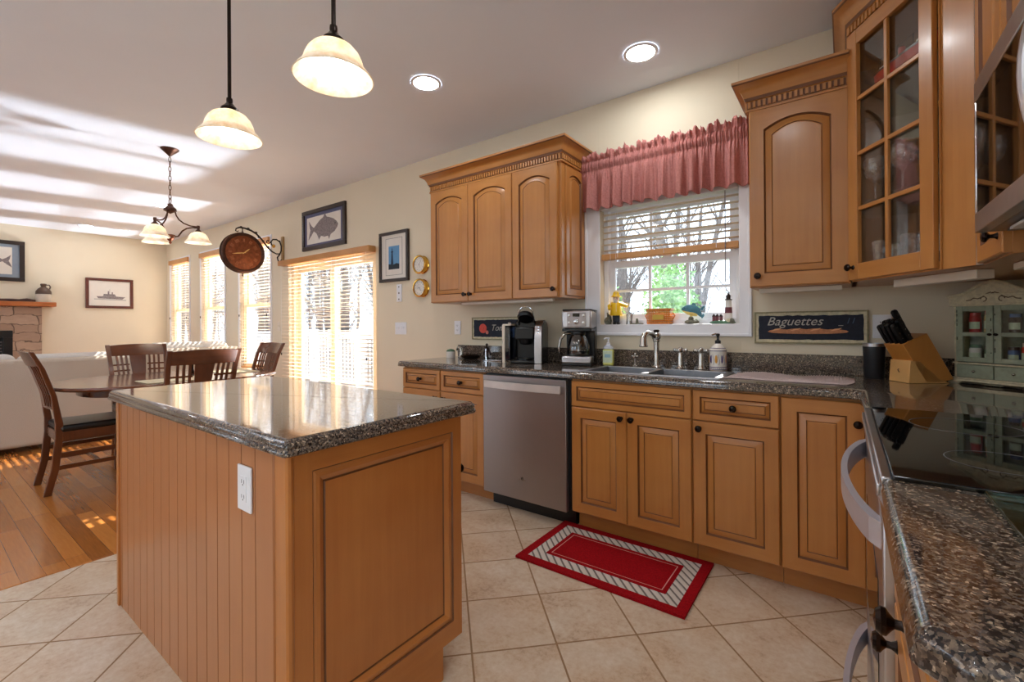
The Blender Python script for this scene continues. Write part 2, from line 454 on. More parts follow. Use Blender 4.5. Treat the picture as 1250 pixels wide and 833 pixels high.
        if subdiv:
            b = o.modifiers.new('subdivision', 'SUBSURF'); b.levels = subdiv; b.render_levels = subdiv
        if label: o['label'] = label
        return o

def B(x0, x1, y0, y1, z0, z1, m): return MB().box(x0, x1, y0, y1, z0, z1, m)

def thing(name, label, cat, loc=(0, 0, 0), rotz=0, group=None):
    o = bpy.data.objects.new(name, None); COL.objects.link(o); o.empty_display_size = .1
    o.location = loc; o.rotation_euler = (0, 0, rotz)
    o['label'] = label; o['category'] = cat
    if group: o['group'] = group
    return o
def tag(o, label, cat, group=None):
    o['label'] = label; o['category'] = cat
    if group: o['group'] = group
    return o
def struct(mb, name, **kw):
    o = mb.build(name, **kw); o['kind'] = 'structure'; return o
def stree(root): root['kind'] = 'structure'; return root

def copy_tree(o, parent=None):
    c = o.copy(); COL.objects.link(c); c.parent = parent
    for ch in [x for x in COL.objects if x.parent == o]: copy_tree(ch, c)
    return c

def text_mb(s, size, m, depth=.0006, shear=0.0, loc=(0, 0, 0), mb=None):
    cu = bpy.data.curves.new('writing', 'FONT'); cu.body = s; cu.size = size; cu.shear = shear; cu.extrude = depth
    cu.resolution_u = 3
    o = bpy.data.objects.new('writing', cu); COL.objects.link(o)
    bpy.context.view_layer.update()
    me = bpy.data.meshes.new_from_object(o)
    mb = mb or MB()
    mb.add([(v.co.x + loc[0], loc[1] - v.co.z, v.co.y + loc[2]) for v in me.vertices], [tuple(p.vertices) for p in me.polygons], m)
    bpy.data.objects.remove(o); bpy.data.curves.remove(cu); bpy.data.meshes.remove(me)
    return mb

# ---- raised panel doors: local x across, z up, front towards -y, back at y=0
def ring(w, h, i, a=0.0, K=13):
    pts = [(i, i), (w - i, i)]
    for k in range(K):
        t = 1 - 2 * k / (K - 1)
        pts.append((w / 2 + t * (w / 2 - i), h - i - a * t * t))
    return pts
def panel_door(w, h, t=.020, fr=.058, slope=.034, arch=0.0, ms=None, mr=None, gl=None, mb=None, off=(0, 0)):
    ms = ms or maple; mr = mr or maple_h; gl = gl or glaze
    mb = mb or MB(); K = 13; n = K + 2
    spec = [(0, 0, 0), (0, -t + .004, 0), (.004, -t, 0), (fr, -t, 1), (fr + .0035, -t + .006, 1), (fr + .007, -t + .010, 1),
            (fr + .011, -t + .008, 1), (fr + slope, -t + .002, 1), (fr + slope + .003, -t + .0045, 1), (fr + slope + .006, -t + .002, 1)]
    seg_m = ['s', 's', 'f', 'g', 'g', 'p', 'p', 'g', 'p']
    rings = [[(x + off[0], y, z + off[1]) for x, z in ring(w, h, i, arch if a else 0, K)] for i, y, a in spec]
    base = len(mb.v)
    for rg in rings: mb.v += rg
    for k in range(len(rings) - 1):
        for j in range(n):
            a = base + k * n + j; b = base + k * n + (j + 1) % n
            horiz = j == 0 or 2 <= j < n - 1
            sm = seg_m[k]
            mm = gl if sm == 'g' else (mr if horiz and sm in 'fs' else (mr if horiz and sm == 'p' else ms))
            mb.f.append((a, b, b + n, a + n)); mb.m.append(mb.mi(mm))
    mb.f.append(tuple(base + (len(rings) - 1) * n + j for j in range(n))); mb.m.append(mb.mi(ms))
    mb.f.append(tuple(base + j for j in range(n))[::-1]); mb.m.append(mb.mi(ms))
    return mb
def knob_mb(x, y, z, s=1.0):
    return MB().lathe([(.0105 * s, 0), (.008 * s, .003 * s), (.0055 * s, .008 * s), (.0055 * s, .014 * s), (.010 * s, .018 * s), (.0155 * s, .022 * s), (.016 * s, .027 * s), (.012 * s, .032 * s), (.0001, .034 * s)], (x, y, z), 28, knobm, 'y')
def door(parent, x, z, w, h, knob=None, arch=0.0, fr=.058, label=None, y=0.0, name='door', slope=.034):
    d = panel_door(w, h, arch=arch, fr=fr, slope=slope).build(name, parent, label, loc=(x, y, z))
    if knob: knob_mb(knob[0], -.020, knob[1]).build('knob', d)
    return d

def crown_mb(path, z0, m=maple_h, hgt=.145, proj=.068, dent=True):
    """crown moulding swept along an open plan path (list of (x,y)), outward to the right-hand side"""
    mb = MB()
    prof = [(0, 0), (.012, 0), (.012, .010), (.006, .014), (.006, .050), (.014, .054), (.014, .062), (.020, .068),
            (.026, .090), (.040, .112), (.058, .124), (.062, .126), (proj, .132), (proj, hgt), (0, hgt)]
    glz = {2, 5, 6, 11}
    P2 = [Vector((a, b)) for a, b in path]; n = len(P2)
    offs = []
    for i in range(n):
        ds = []
        if i > 0: d = (P2[i] - P2[i - 1]).normalized(); ds.append(Vector((d.y, -d.x)))
        if i < n - 1: d = (P2[i + 1] - P2[i]).normalized(); ds.append(Vector((d.y, -d.x)))
        nn = sum(ds, Vector((0, 0))).normalized(); offs.append(nn / max(.3, nn.dot(ds[0])))
    k = len(prof); base = len(mb.v)
    for p, o in zip(P2, offs):
        for a, h in prof: mb.v.append((p.x + o.x * a, p.y + o.y * a, z0 + h))
    for i in range(n - 1):
        for j in range(k):
            a = base + i * k + j; b = base + i * k + (j + 1) % k
            mb.f.append((a, b, b + k, a + k)); mb.m.append(mb.mi(glaze if j in glz else m))
    mb.f.append(tuple(base + j for j in range(k))); mb.m.append(mb.mi(m))
    mb.f.append(tuple(base + (n - 1) * k + j for j in range(k))); mb.m.append(mb.mi(m))
    if dent:      # dentil blocks with dark gaps
        for i in range(n - 1):
            a, b = P2[i], P2[i + 1]; L = (b - a).length; d = (b - a).normalized(); o = Vector((d.y, -d.x))
            c = int((L + .012) / .0215)
            # dark backing
            def quad(u0, u1, q0, q1, h0, h1, mm):
                c4 = [a + d * u0 + o * q0, a + d * u1 + o * q0, a + d * u1 + o * q1, a + d * u0 + o * q1]
                mb.prism([(p.x, p.y) for p in c4], z0 + h0, z0 + h1, mm)
            quad(-.006, L + .006, .0055, .0072, .016, .049, glaze)
            for q in range(c):
                u = -.006 + (L + .012) * (q + .5) / c
                quad(u - .0062, u + .0062, .006, .0145, .017, .048, m)
    return mb

# ================================================================ STRUCTURE
CEIL, WY, RX, LX, BY = 2.73, 2.91, .69, -9.95, -3.4
# floors
struct(B(-3.1, RX + .15, BY, WY + .02, -.06, 0, tilem), 'floor', smooth=False)
o = struct(B(LX, -3.1, BY, WY + .02, -.06, 0, plankm), 'floor', smooth=False)
struct(MB().prism([(-3.125, -.0), (-3.075, 0), (-3.08, .004), (-3.12, .004)], BY, WY, plankm, 'y'), 'trim_1', smooth=False)
struct(B(LX - .15, RX + .15, BY - .15, WY + .15, CEIL, CEIL + .1, ceilp), 'ceiling', smooth=False)

def wall_with_holes(a0, a1, z0, z1, t0, t1, holes, axis, m):
    mb = MB(); holes = sorted(holes)
    def bx(u0, u1, v0, v1):
        if u1 - u0 < 1e-4 or v1 - v0 < 1e-4: return
        if axis == 'x': mb.box(u0, u1, t0, t1, v0, v1, m)
        else: mb.box(t0, t1, u0, u1, v0, v1, m)
    c = a0
    for h0, h1, b, t in holes:
        bx(c, h0, z0, z1); bx(h0, h1, z0, b); bx(h0, h1, t, z1); c = h1
    bx(c, a1, z0, z1); return mb
DOOR = (-5.62, -3.87, 0.0, 1.99)
WINS = [(-9.75, -8.86, .60, 2.37), (-8.38, -7.48, .60, 2.37), (-6.99, -6.07, .60, 2.37)]
KW = (-1.375, -.488, 1.180, 2.02)
struct(wall_with_holes(LX, RX + .15, 0, CEIL, WY, WY + .15, [DOOR, KW] + WINS, 'x', wallp), 'wall_back', smooth=False)
struct(wall_with_holes(BY, WY, 0, CEIL, LX - .15, LX, [], 'y', wallp), 'wall_left', smooth=False)
struct(wall_with_holes(BY, WY, 0, CEIL, RX, RX + .15, [(-2.6, -.9, .3, 2.3)], 'y', wallp), 'wall_right', smooth=False)
struct(wall_with_holes(LX, RX, 0, CEIL, BY - .15, BY, [(-9.2, -7.2, .3, 2.3), (-6.4, -4.4, .3, 2.3), (-3.2, -1.5, .9, 2.3)], 'x', wallp), 'wall_front', smooth=False)
# baseboards
struct(MB().box(LX, DOOR[0] - .0, WY - .014, WY, 0, .11, white).box(DOOR[1], -2.76, WY - .014, WY, 0, .11, white), 'baseboard_back', bevel=.003)
struct(B(LX, LX + .014, 1.33, WY - .02, 0, .11, white), 'baseboard_left', bevel=.003)

def window_unit(idx, x0, x1, z0, z1, fm, cols, rows, lock=True, y=WY + .07, both=True):
    """double-hung window inside an opening"""
    root = MB()
    root.box(x0, x0 + .035, y - .02, y + .06, z0, z1, fm).box(x1 - .035, x1, y - .02, y + .06, z0, z1, fm)
    root.box(x0, x1, y - .02, y + .06, z0, z0 + .035, fm).box(x0, x1, y - .02, y + .06, z1 - .035, z1, fm)
    w_ = struct(root, 'window_%d' % idx, bevel=.002)
    zm = (z0 + z1) / 2
    for k, (a, b, yy) in enumerate(((z0 + .03, zm + .025, y), (zm - .02, z1 - .03, y + .03))):
        s = MB(); q = .045
        s.box(x0 + .03, x0 + .03 + q, yy, yy + .028, a, b, fm).box(x1 - .03 - q, x1 - .03, yy, yy + .028, a, b, fm)
        s.box(x0 + .03, x1 - .03, yy, yy + .028, a, a + q, fm).box(x0 + .03, x1 - .03, yy, yy + .028, b - q, b, fm)
        for c in range(1, cols):
            xm = x0 + .03 + q + (x1 - x0 - .06 - 2 * q) * c / cols; s.box(xm - .009, xm + .009, yy + .004, yy + .024, a + q, b - q, fm)
        for r_ in range(1, rows):
            zz = a + q + (b - a - 2 * q) * r_ / rows; s.box(x0 + .03 + q, x1 - .03 - q, yy + .004, yy + .024, zz - .009, zz + .009, fm)
        sa = s.build('sash', w_, bevel=.0015)
        B(x0 + .07, x1 - .07, yy + .012, yy + .016, a + .04, b - .04, pane).build('glass', sa, smooth=False)
        if k == 0 and lock: B((x0 + x1) / 2 - .03, (x0 + x1) / 2 + .03, yy - .012, yy + .01, b - .002, b + .016, fm).build('latch', sa)
    return w_
for i, (x0, x1, z0, z1) in enumerate(WINS):
    wd = window_unit(i + 1, x0, x1, z0, z1, tan_lit, 1, 1, y=WY + .06)
    c = MB(); q = .028
    c.box(x0 - q, x0 + .004, WY - .012, WY + .006, z0 - q, z1 + q, white).box(x1 - .004, x1 + q, WY - .012, WY + .006, z0 - q, z1 + q, white)
    c.box(x0 - q, x1 + q, WY - .012, WY + .006, z1 - .004, z1 + q, white).box(x0 - q - .02, x1 + q + .02, WY - .04, WY + .02, z0 - q, z0 + .004, white)
    c.build('casing', wd, bevel=.002)
# kitchen window with wide casing and sill
kw = window_unit(4, KW[0], KW[1], KW[2], KW[3], white, 3, 2, y=WY + .085)
c = MB()
def casing_side(mb, x0, x1, z0, z1):
    mb.box(x0, x1, WY - .016, WY + .004, z0, z1, white)
c.box(-1.475, KW[0] + .004, WY - .016, WY, 1.118, 2.10, white).box(KW[1] - .004, -.432, WY - .016, WY, 1.118, 2.10, white)
c.box(-1.475, -.432, WY - .016, WY, 2.016, 2.10, white).box(-1.475, -.432, WY - .016, WY, 1.118, 1.184, white)
c.box(-1.482, -1.462, WY - .024, WY, 1.111, 2.105, white).box(-.445, -.425, WY - .024, WY, 1.111, 2.105, white)
c.box(-1.482, -.425, WY - .024, WY, 1.108, 1.128, white)
c.build('casing', kw, bevel=.004)
B(KW[0], KW[1], WY - .016, WY + .10, 1.172, 1.184, white).build('sill', kw, bevel=.002)
# unseen windows added behind the camera to let in fill daylight
for i, (a, b, zl) in enumerate(((-9.2, -7.2, .3), (-6.4, -4.4, .3), (-3.2, -1.5, .9))):
    window_unit(5 + i, a, b, zl, 2.3, white, 2, 1, y=BY - .12)
# patio door
x0, x1, z0, z1 = DOOR
fr = MB(); y = WY + .04
fr.box(x0, x0 + .05, y, y + .10, 0, z1, tan_lit).box(x1 - .05, x1, y, y + .10, 0, z1, tan_lit).box(x0, x1, y, y + .10, z1 - .05, z1, tan_lit).box(x0, x1, y, y + .10, 0, .03, tan_lit)
pd = struct(fr, 'door_1', bevel=.003)
xm = (x0 + x1) / 2
for (a, b, yy) in ((x0 + .04, xm + .04, y + .052), (xm - .04, x1 - .04, y + .012)):
    s = MB().box(a, a + .085, yy, yy + .035, .03, z1 - .04, tan_lit).box(b - .085, b, yy, yy + .035, .03, z1 - .04, tan_lit)
    s.box(a, b, yy, yy + .035, .03, .16, tan_lit).box(a, b, yy, yy + .035, z1 - .13, z1 - .04, tan_lit)
    s = s.build('door_leaf', pd, bevel=.003)
    B(a + .08, b - .08, yy + .015, yy + .019, .15, z1 - .12, pane).build('glass', s, smooth=False)
B(xm - .03, xm - .01, y - .03, y + .012, .95, 1.15, white).build('handle', pd, bevel=.004)
# outside: ground, deck, and an unseen slab added to keep sun off the kitchen
struct(B(-70, 30, WY + .2, 60, -1.3, -1.2, groundm), 'ground', smooth=False)
struct(B(-12.5, -2.4, WY + .16, 5.35, -.12, -.04, deckm), 'deck', smooth=False)
struct(B(-2.5, RX + .6, WY + .15, WY + 1.75, CEIL, CEIL + .12, white), 'sun_block_slab', smooth=False)  # added out of view to block sun at the kitchen window
# ================================================================ CABINETS ALONG THE WINDOW WALL
FY = 2.295            # door faces of base cabinets
def base_body(root, w, depth=.592, top=.872):
    mb = MB()
    mb.box(.0, w, 0, depth, .105, top, maple)
    if top < .85: mb.box(.0, w, 0, .020, top, .872, maple_h)
    mb.build('carcass', root, bevel=.001)
    MB().box(0, w, .075, depth, 0, .105, maple_h).build('toe_kick', root)
# local frame: front face of carcass at y=0 -> doors stick out to -0.02. root at Y = FY+.02
def base_at(name, label, x0, x1, group=None, top=.872):
    root = thing(name, label, 'base cabinet', (x0, FY + .02, 0), 0, group)
    base_body(root, x1 - x0, top=top); return root, x1 - x0
def drawer(root, x, z, w, h, knob=True, fr=.032):
    d = panel_door(w, h, fr=fr, slope=.020).build('drawer', root, loc=(x, 0, z))
    if knob: knob_mb(w / 2, -.020, h / 2).build('knob', d)
    return d
G = .003
r_, w_ = base_at('base_cabinet', 'honey maple base cabinet at the far left end of the counter', -2.735, -2.332)
drawer(r_, G, .718, w_ - 2 * G, .146); door(r_, G, .115, w_ - 2 * G, .598, (w_ - .045, .55))
r_, w_ = base_at('base_cabinet', 'honey maple base cabinet touching the left side of the dishwasher', -2.330, -1.924)
drawer(r_, G, .718, w_ - 2 * G, .146); door(r_, G, .115, w_ - 2 * G, .598, (.04, .55))
r_, w_ = base_at('sink_cabinet', 'wide maple sink cabinet with two doors below the sink', -1.272, -.604, top=.732)
panel_door(w_ - 2 * G, .146, fr=.032, slope=.020).build('false_drawer_front', r_, loc=(G, 0, .718))
hw = (w_ - 2 * G) / 2 - .0015
door(r_, G, .115, hw, .598, (hw - .028, .565)); door(r_, G + hw + .003, .115, hw, .598, (.028, .565))
r_, w_ = base_at('base_cabinet', 'maple base cabinet with one drawer, right of the sink cabinet', -.602, -.232, top=.732)
drawer(r_, G, .718, w_ - 2 * G, .146); door(r_, G, .115, w_ - 2 * G, .598, (.03, .565))
# corner cabinet: two full height doors at a right angle
cr = thing('corner_cabinet', 'maple corner base cabinet with tall folding doors, left of the range', 'base cabinet', (-.230, FY + .02, 0))
mb = MB().prism([(0, 0), (.315, 0), (.315, -.485), (.905, -.485), (.905, .58), (0, .58)], .105, .872, maple)
mb.build('carcass', cr)
MB().prism([(0, .075), (.39, .075), (.39, -.485), (.905, -.485), (.905, .58), (0, .58)], 0, .105, maple_h).build('toe_kick', cr)
door(cr, G, .115, .291, .746, (.268, .66))
d = panel_door(.455, .746, fr=.05).build('door', cr, loc=(.315, -.024, .115), rotz=-PI / 2)
# knob belongs on the near leaf too
# near cabinet beside the range (right hand run, front faces -X)
XF = .065
nr = thing('base_cabinet', 'maple base cabinet in the near right corner under the speckled counter', 'base cabinet', (XF + .02, 1.005, 0), -PI / 2)
MB().box(0, .455, 0, .60, .105, .872, maple).build('carcass', nr)
MB().box(0, .455, .075, .60, 0, .105, maple_h).build('toe_kick', nr)
d = panel_door(.449, .146, fr=.032, slope=.020).build('drawer', nr, loc=(.003, 0, .718)); knob_mb(.235, -.020, .073, 1.1).build('knob', d)
door(nr, .003, .115, .449, .598, (.05, .545))

# ---- dishwasher
dw = thing('dishwasher', 'stainless steel dishwasher built in beside the sink cabinet', 'dishwasher', (-1.920, FY + .02, 0))
B(.004, .644, .0, .58, .10, .868, blackp).build('tub', dw)
B(.012, .636, .055, .5, .0, .10, blackp).build('kick_plate', dw)
dd = B(0, .622, -.032, .0, .098, .862, steeld).build('door', dw, bevel=.004)
dwh = P('dishwasher_handle', (214, 206, 202), .38, .45)
hb = MB(); fo = []; ba = []
for k in range(17):
    t = k / 16; fo.append((.030 + t * .565, -.058 - .022 * math.sin(PI * t)))
ba = [(x, y + .012) for x, y in fo]
hb.prism(fo + ba[::-1], .784, .828, dwh)
hb.box(.034, .052, -.052, -.030, .790, .822, nickel).box(.573, .591, -.052, -.030, .790, .822, nickel)
hb.build('handle', dd)
MB().box(.285, .335, -.0335, -.032, .226, .229, nickel).lathe([(.010, 0), (.010, .0015), (.0085, .0015), (.0085, 0)], (.31, -.032, .236), 20, nickel, 'y').build('badge', dd)

# ---- countertops with ogee edge
def counter_prism(path_front, back_pts, z0=.876, z1=.914, m=gran):
    """polygon top; moulded edge along path_front"""
    mb = MB()
    prof = [(-.004, z0), (.000, z0 + .004), (.0, z0 + .010), (-.003, z0 + .016), (-.002, z0 + .022), (-.006, z0 + .030), (-.013, z1 - .001), (-.018, z1)]
    P2 = [Vector(p) for p in path_front]; n = len(P2); k = len(prof)
    offs = []
    for i in range(n):
        ds = []
        if i > 0: d = (P2[i] - P2[i - 1]).normalized(); ds.append(Vector((d.y, -d.x)))
        if i < n - 1: d = (P2[i + 1] - P2[i]).normalized(); ds.append(Vector((d.y, -d.x)))
        nn = sum(ds, Vector((0, 0))).normalized(); offs.append(nn / max(.3, nn.dot(ds[0])))
    for p, o in zip(P2, offs):
        for a, h in prof: mb.v.append((p.x + o.x * a, p.y + o.y * a, h))
    g = mb.mi(m)
    for i in range(n - 1):
        for j in range(k - 1):
            a = i * k + j; mb.f.append((a, a + k, a + k + 1, a + 1)); mb.m.append(g)
    nb = len(back_pts); o = len(mb.v)
    mb.v += [(p[0], p[1], z1) for p in back_pts] + [(p[0], p[1], z0) for p in back_pts]
    top = [i * k + k - 1 for i in range(n)] + [o + i for i in range(nb)]
    bot = [i * k for i in range(n)] + [o + nb + i for i in range(nb)]
    mb.f.append(tuple(top)); mb.m.append(g); mb.f.append(tuple(bot)[::-1]); mb.m.append(g)
    ed = list(range(nb))
    for i in range(nb - 1): mb.f.append((o + i, o + i + 1, o + nb + i + 1, o + nb + i)); mb.m.append(g)
    return mb
def arc(cx, cy, r, a0, a1, n=6): return [(cx + r * math.cos(R(a0 + (a1 - a0) * i / n)), cy + r * math.sin(R(a0 + (a1 - a0) * i / n))) for i in range(n + 1)]
CY = 2.272; CX = .045
SX0, SX1, SY0, SY1 = -1.235, -.500, 2.345, 2.700      # sink cut-out
ct = thing('countertop', 'long L-shaped brown speckled granite worktop under the window', 'countertop', (0, 0, 0))
# left part up to the sink
mb = counter_prism([(-2.775, WY - .002), (-2.775, CY + .02)] + arc(-2.755, CY + .02, .02, 180, 270)[1:] + [(SX0, CY)], [(SX0, WY - .002)])
mbr = counter_prism([(SX1, CY), (CX - .02, CY), (CX, CY - .02), (CX, 1.812)], [(RX - .002, 1.812), (RX - .002, WY - .002), (SX1, WY - .002)])
mbf = counter_prism([(SX0, CY), (SX1, CY)], [(SX1, SY0), (SX0, SY0)])
allc = MB()
for q in (mb, mbr, mbf):
    o = len(allc.v); allc.v += q.v; g = allc.mi(gran)
    for f in q.f: allc.f.append(tuple(o + i for i in f)); allc.m.append(g)
allc.box(SX0, SX1, SY1, WY - .002, .876, .914, gran)
allc.build('slab', ct, smooth=True, angle=40)
B(-2.715, RX - .022, WY - .020, WY - .001, .9142, 1.016, gran).build('backsplash', ct, bevel=.002)
B(RX - .020, RX - .001, 1.0, WY - .020, .9142, 1.016, gran).build('backsplash', ct, bevel=.002)
ct2 = thing('countertop', 'short speckled granite worktop in the near right corner, beside the range', 'countertop', (0, 0, 0))
counter_prism([(CX, 1.008), (CX, .545)] + arc(CX + .02, .545 - .0, .02, 180, 225)[1:] + arc(CX + .04, .520, .015, 225, 270)[1:] + [(RX - .002, .505)], [(RX - .002, 1.008)]).build('slab', ct2, angle=40)

# ---- sink
sk = thing('sink', 'stainless steel double bowl sink with pale rim set into the dark worktop', 'sink', (0, 0, 0))
mb = MB()
def bowl(mb, x0, x1, y0, y1, zt, zb):
    i = .03
    o = [(x0, y0, zt), (x1, y0, zt), (x1, y1, zt), (x0, y1, zt), (x0 + i, y0 + i, zb), (x1 - i, y0 + i, zb), (x1 - i, y1 - i, zb), (x0 + i, y1 - i, zb)]
    mb.add(o, [(0, 1, 5, 4), (1, 2, 6, 5), (2, 3, 7, 6), (3, 0, 4, 7), (4, 5, 6, 7)], bowlm)
b0, b1, b2, b3 = SX0 + .02, -.895, -.865, SX1 - .02
bowl(mb, b0, b1, SY0 + .02, SY1 - .02, .917, .74); bowl(mb, b2, b3, SY0 + .02, SY1 - .02, .917, .74)
mb.build('bowls', sk, smooth=False)
rm = MB()
for (a, b, c, d) in ((SX0 - .012, SX1 + .012, SY0 - .012, SY0 + .02), (SX0 - .012, SX1 + .012, SY1 - .02, SY1 + .012), (SX0 - .012, b0, SY0 + .02, SY1 - .02), (b3, SX1 + .012, SY0 + .02, SY1 - .02), (b1, b2, SY0 + .02, SY1 - .02)):
    rm.box(a, b, c, d, .9145, .919, steel)
rm.build('rim', sk, bevel=.0015)
for cx in ((b0 + b1) / 2, (b2 + b3) / 2): MB().lathe([(.04, .001), (.038, .004), (.02, .002), (.001, .002)], (cx, 2.52, .740), 18, chrome).build('drain', sk)

# ---- upper cabinet left of window
UZ, UT, UY = 1.365, 2.262, 2.56
uc = thing('wall_cabinet', 'three-door maple wall cabinet with dentil crown, left of the window', 'wall cabinet', (-2.702, UY + .02, UZ))
H = UT - UZ; Wd = 1.212
MB().box(0, Wd, 0, WY - UY - .022, 0, H, maple).build('carcass', uc, bevel=.001)
for a, b, kx in ((.003, .403, .375), (.407, .819, .028), (.823, 1.190, .34)):
    door(uc, a, .004, b - a, H - .01, (kx, .052), arch=.040)
panel_door(.262, H - .03, t=.010, fr=.045, arch=.028, slope=.022).build('side_panel', uc, loc=(Wd, .045, .015), rotz=PI / 2)
crown_mb([(0, WY - UY - .022), (0, -.004), (Wd, -.004), (Wd, WY - UY - .022)], H - .004).build('crown_moulding', uc, angle=50)
B(.26, 1.10, .06, .10, -.020, 0, ivory).build('light_strip', uc, bevel=.003)

# ---- single door upper right of window
u2c = thing('wall_cabinet', 'pale single-door maple wall cabinet with dentil crown, right of the window', 'wall cabinet', (-.388, UY + .02, UZ))
W2 = .412
MB().box(0, W2, 0, WY - UY - .022, 0, H, maple).build('carcass', u2c, bevel=.001)
door(u2c, .004, .004, W2 - .008, H - .01, (.036, .052), arch=.040, fr=.064)
crown_mb([(0, WY - UY - .022), (0, -.004), (W2, -.004)], H - .004).build('crown_moulding', u2c, angle=50)
B(.03, .38, .08, .13, -.022, 0, ivory).build('light_strip', u2c, bevel=.003)

# ---- tall glass-door corner cabinet, set at an angle
A0, A1, A2 = (.030, 2.550), (.300, 2.130), (.343, 2.065)
gz0, gz1 = 1.368, 2.475
ang = math.atan2(A1[1] - A0[1], A1[0] - A0[0]); LEN = math.hypot(A1[0] - A0[0], A1[1] - A0[1])
gc = thing('glass_door_cabinet', 'tall maple corner wall cabinet with an eight-pane glass door', 'wall cabinet', (A0[0], A0[1], gz0))
def rel(p): return (p[0] - A0[0], p[1] - A0[1])
GH = gz1 - gz0
mb = MB(); t = .018
mb.box(0, t, 0, WY - A0[1] - .002, 0, GH, maple)
mb.box(0, RX - A0[0] - .002, WY - A0[1] - .02, WY - A0[1] - .002, 0, GH, inside)
mb.box(RX - A0[0] - .02, RX - A0[0] - .002, A2[1] - A0[1], WY - A0[1] - .02, 0, GH, inside)
x2, y2 = rel(A2)
mb.box(x2, RX - A0[0] - .02, y2, y2 + t, 0, GH, inside)
foot = [rel(p) for p in ((.032, 2.555), (.304, 2.133), (.345, 2.08), (RX - .004, 2.08), (RX - .004, WY - .004), (.032, WY - .004))]
mb.prism(foot, 0, .02, maple_h); mb.prism(foot, GH - .02, GH, maple_h)
x1_, y1_ = rel(A1)
# filler stiles
mb.prism([(x1_, y1_), (x2, y2), (x2 + .03, y2 + .02), (x1_ + .02, y1_ + .03)], 0, GH, maple)
mb.build('carcass', gc, smooth=False)
ins = [rel(p) for p in ((.052, 2.56), (.305, 2.165), (.36, 2.09), (RX - .024, 2.09), (RX - .024, WY - .024), (.052, WY - .024))]
ROW = (2.405 - 1.442) / 4
for k in range(1, 4): MB().prism(ins, 1.442 - gz0 + ROW * k + .026, 1.442 - gz0 + ROW * k + .032, shelfg).build('shelf', gc)
# face frame stile at right
gd_root_ang = ang
ff = MB().box(LEN - .052, LEN, 0, .018, 0, GH, maple).box(0, .012, 0, .018, 0, GH, maple).box(0, LEN, 0, .018, 0, .03, maple_h).box(0, LEN, 0, .018, GH - .03, GH, maple_h)
ff.box(LEN - .046, LEN - .040, -.006, 0, 0, GH, maple).build('face_frame', gc, rotz=ang)
DW_, DH = LEN - .058, GH - .012
dm = MB(); st = .058; zt, zb = DH - (2.405 - gz0 - 1.368 + 1.368 - 0) if False else st, .070
top_rail = DH - (2.405 - gz0 - .006)
dm.box(0, st, -.02, 0, 0, DH, maple).box(DW_ - st, DW_, -.02, 0, 0, DH, maple)
dm.box(st, DW_ - st, -.02, 0, 0, zb, maple_h).box(st, DW_ - st, -.02, 0, DH - top_rail, DH, maple_h)
x_m = DW_ / 2 - .008
dm.box(x_m, x_m + .018, -.018, -.004, zb, DH - top_rail, maple)
for k in range(1, 4):
    zz = 1.442 - gz0 - .006 + ROW * k; dm.box(st, DW_ - st, -.0175, -.004, zz - .009, zz + .009, maple_h)
gd = dm.build('door', gc, loc=(.004 * math.cos(ang), .004 * math.sin(ang), .006), rotz=ang, bevel=.0025)
B(st - .006, DW_ - st + .006, -.0035, -.0005, zb - .006, DH - top_rail + .006, cabglass).build('glass', gd, smooth=False)
knob_mb(.030, -.020, .055).build('knob', gd)
crown_mb([(0, WY - A0[1] - .004), (0, 0), (x1_, y1_), (x2, y2 - .0)], GH - .012, hgt=.145).build('crown_moulding', gc, angle=50)
MB().box(.10, .47, .10, .16, -.034, -.001, ivory).build('light_strip', gc, rotz=ang, bevel=.003)

# ---- wall cabinet on the right wall, next to the microwave
rc = thing('wall_cabinet', 'maple wall cabinet on the right wall between glass-door cabinet and microwave', 'wall cabinet', (.360, 2.060, UZ), -PI / 2)
RH = 2.475 - UZ
B(0, .310, 0, RX - .362, 0, RH, maple).build('carcass', rc, bevel=.001)
door(rc, .020, .004, .286, RH - .01, (.245, .052), fr=.05, arch=.03)
crown_mb([(0, 0), (.310, 0)], RH - .004).build('crown_moulding', rc, angle=50)
B(.02, .290, .06, .11, -.022, -.001, ivory).build('light_strip', rc, bevel=.003)
am = thing('wall_cabinet', 'maple wall cabinet directly above the microwave', 'wall cabinet', (.360, 1.745, 1.835), -PI / 2)
B(0, .765, 0, RX - .362, 0, 2.475 - 1.835, maple).build('carcass', am)
door(am, .004, .004, .376, .62, (.34, .04), fr=.05); door(am, .384, .004, .376, .62, (.03, .04), fr=.05)
crown_mb([(0, 0), (.765, 0)], 2.475 - 1.839).build('crown_moulding', am, angle=50)

# ---- microwave (front faces -X)
mv = thing('microwave', 'stainless over-the-range microwave with black glass door', 'microwave', (.312, 1.738, 1.425), -PI / 2)
MW, MH = .755, .405
B(0, MW, .0, RX - .316, .0, MH, steeld).build('housing', mv, bevel=.002)
fd = MB().box(0, .60, -.025, 0, 0, .052, steel).box(0, .60, -.025, 0, MH - .052, MH, steel).box(0, .012, -.025, 0, .052, MH - .052, chrome).box(.57, .60, -.025, 0, .052, MH - .052, steel)
fd = fd.build('door', mv, bevel=.002)
B(.012, .57, -.023, -.003, .052, MH - .052, blackg).build('window_glass', fd)
hp = [(.545, -.020 - .030 * math.sin(PI * k / 10) ** .8, .05 + .305 * k / 10) for k in range(11)]
MB().tube(hp, .011, steel, 10).build('handle', fd)
B(.602, MW, -.025, 0, 0, MH, blackg).build('control_panel', mv, bevel=.002)
MB().box(.03, .72, .03, .33, -.006, 0, blackp).box(.10, .26, .02, .06, -.012, -.005, plastic).build('vent_grille', mv)

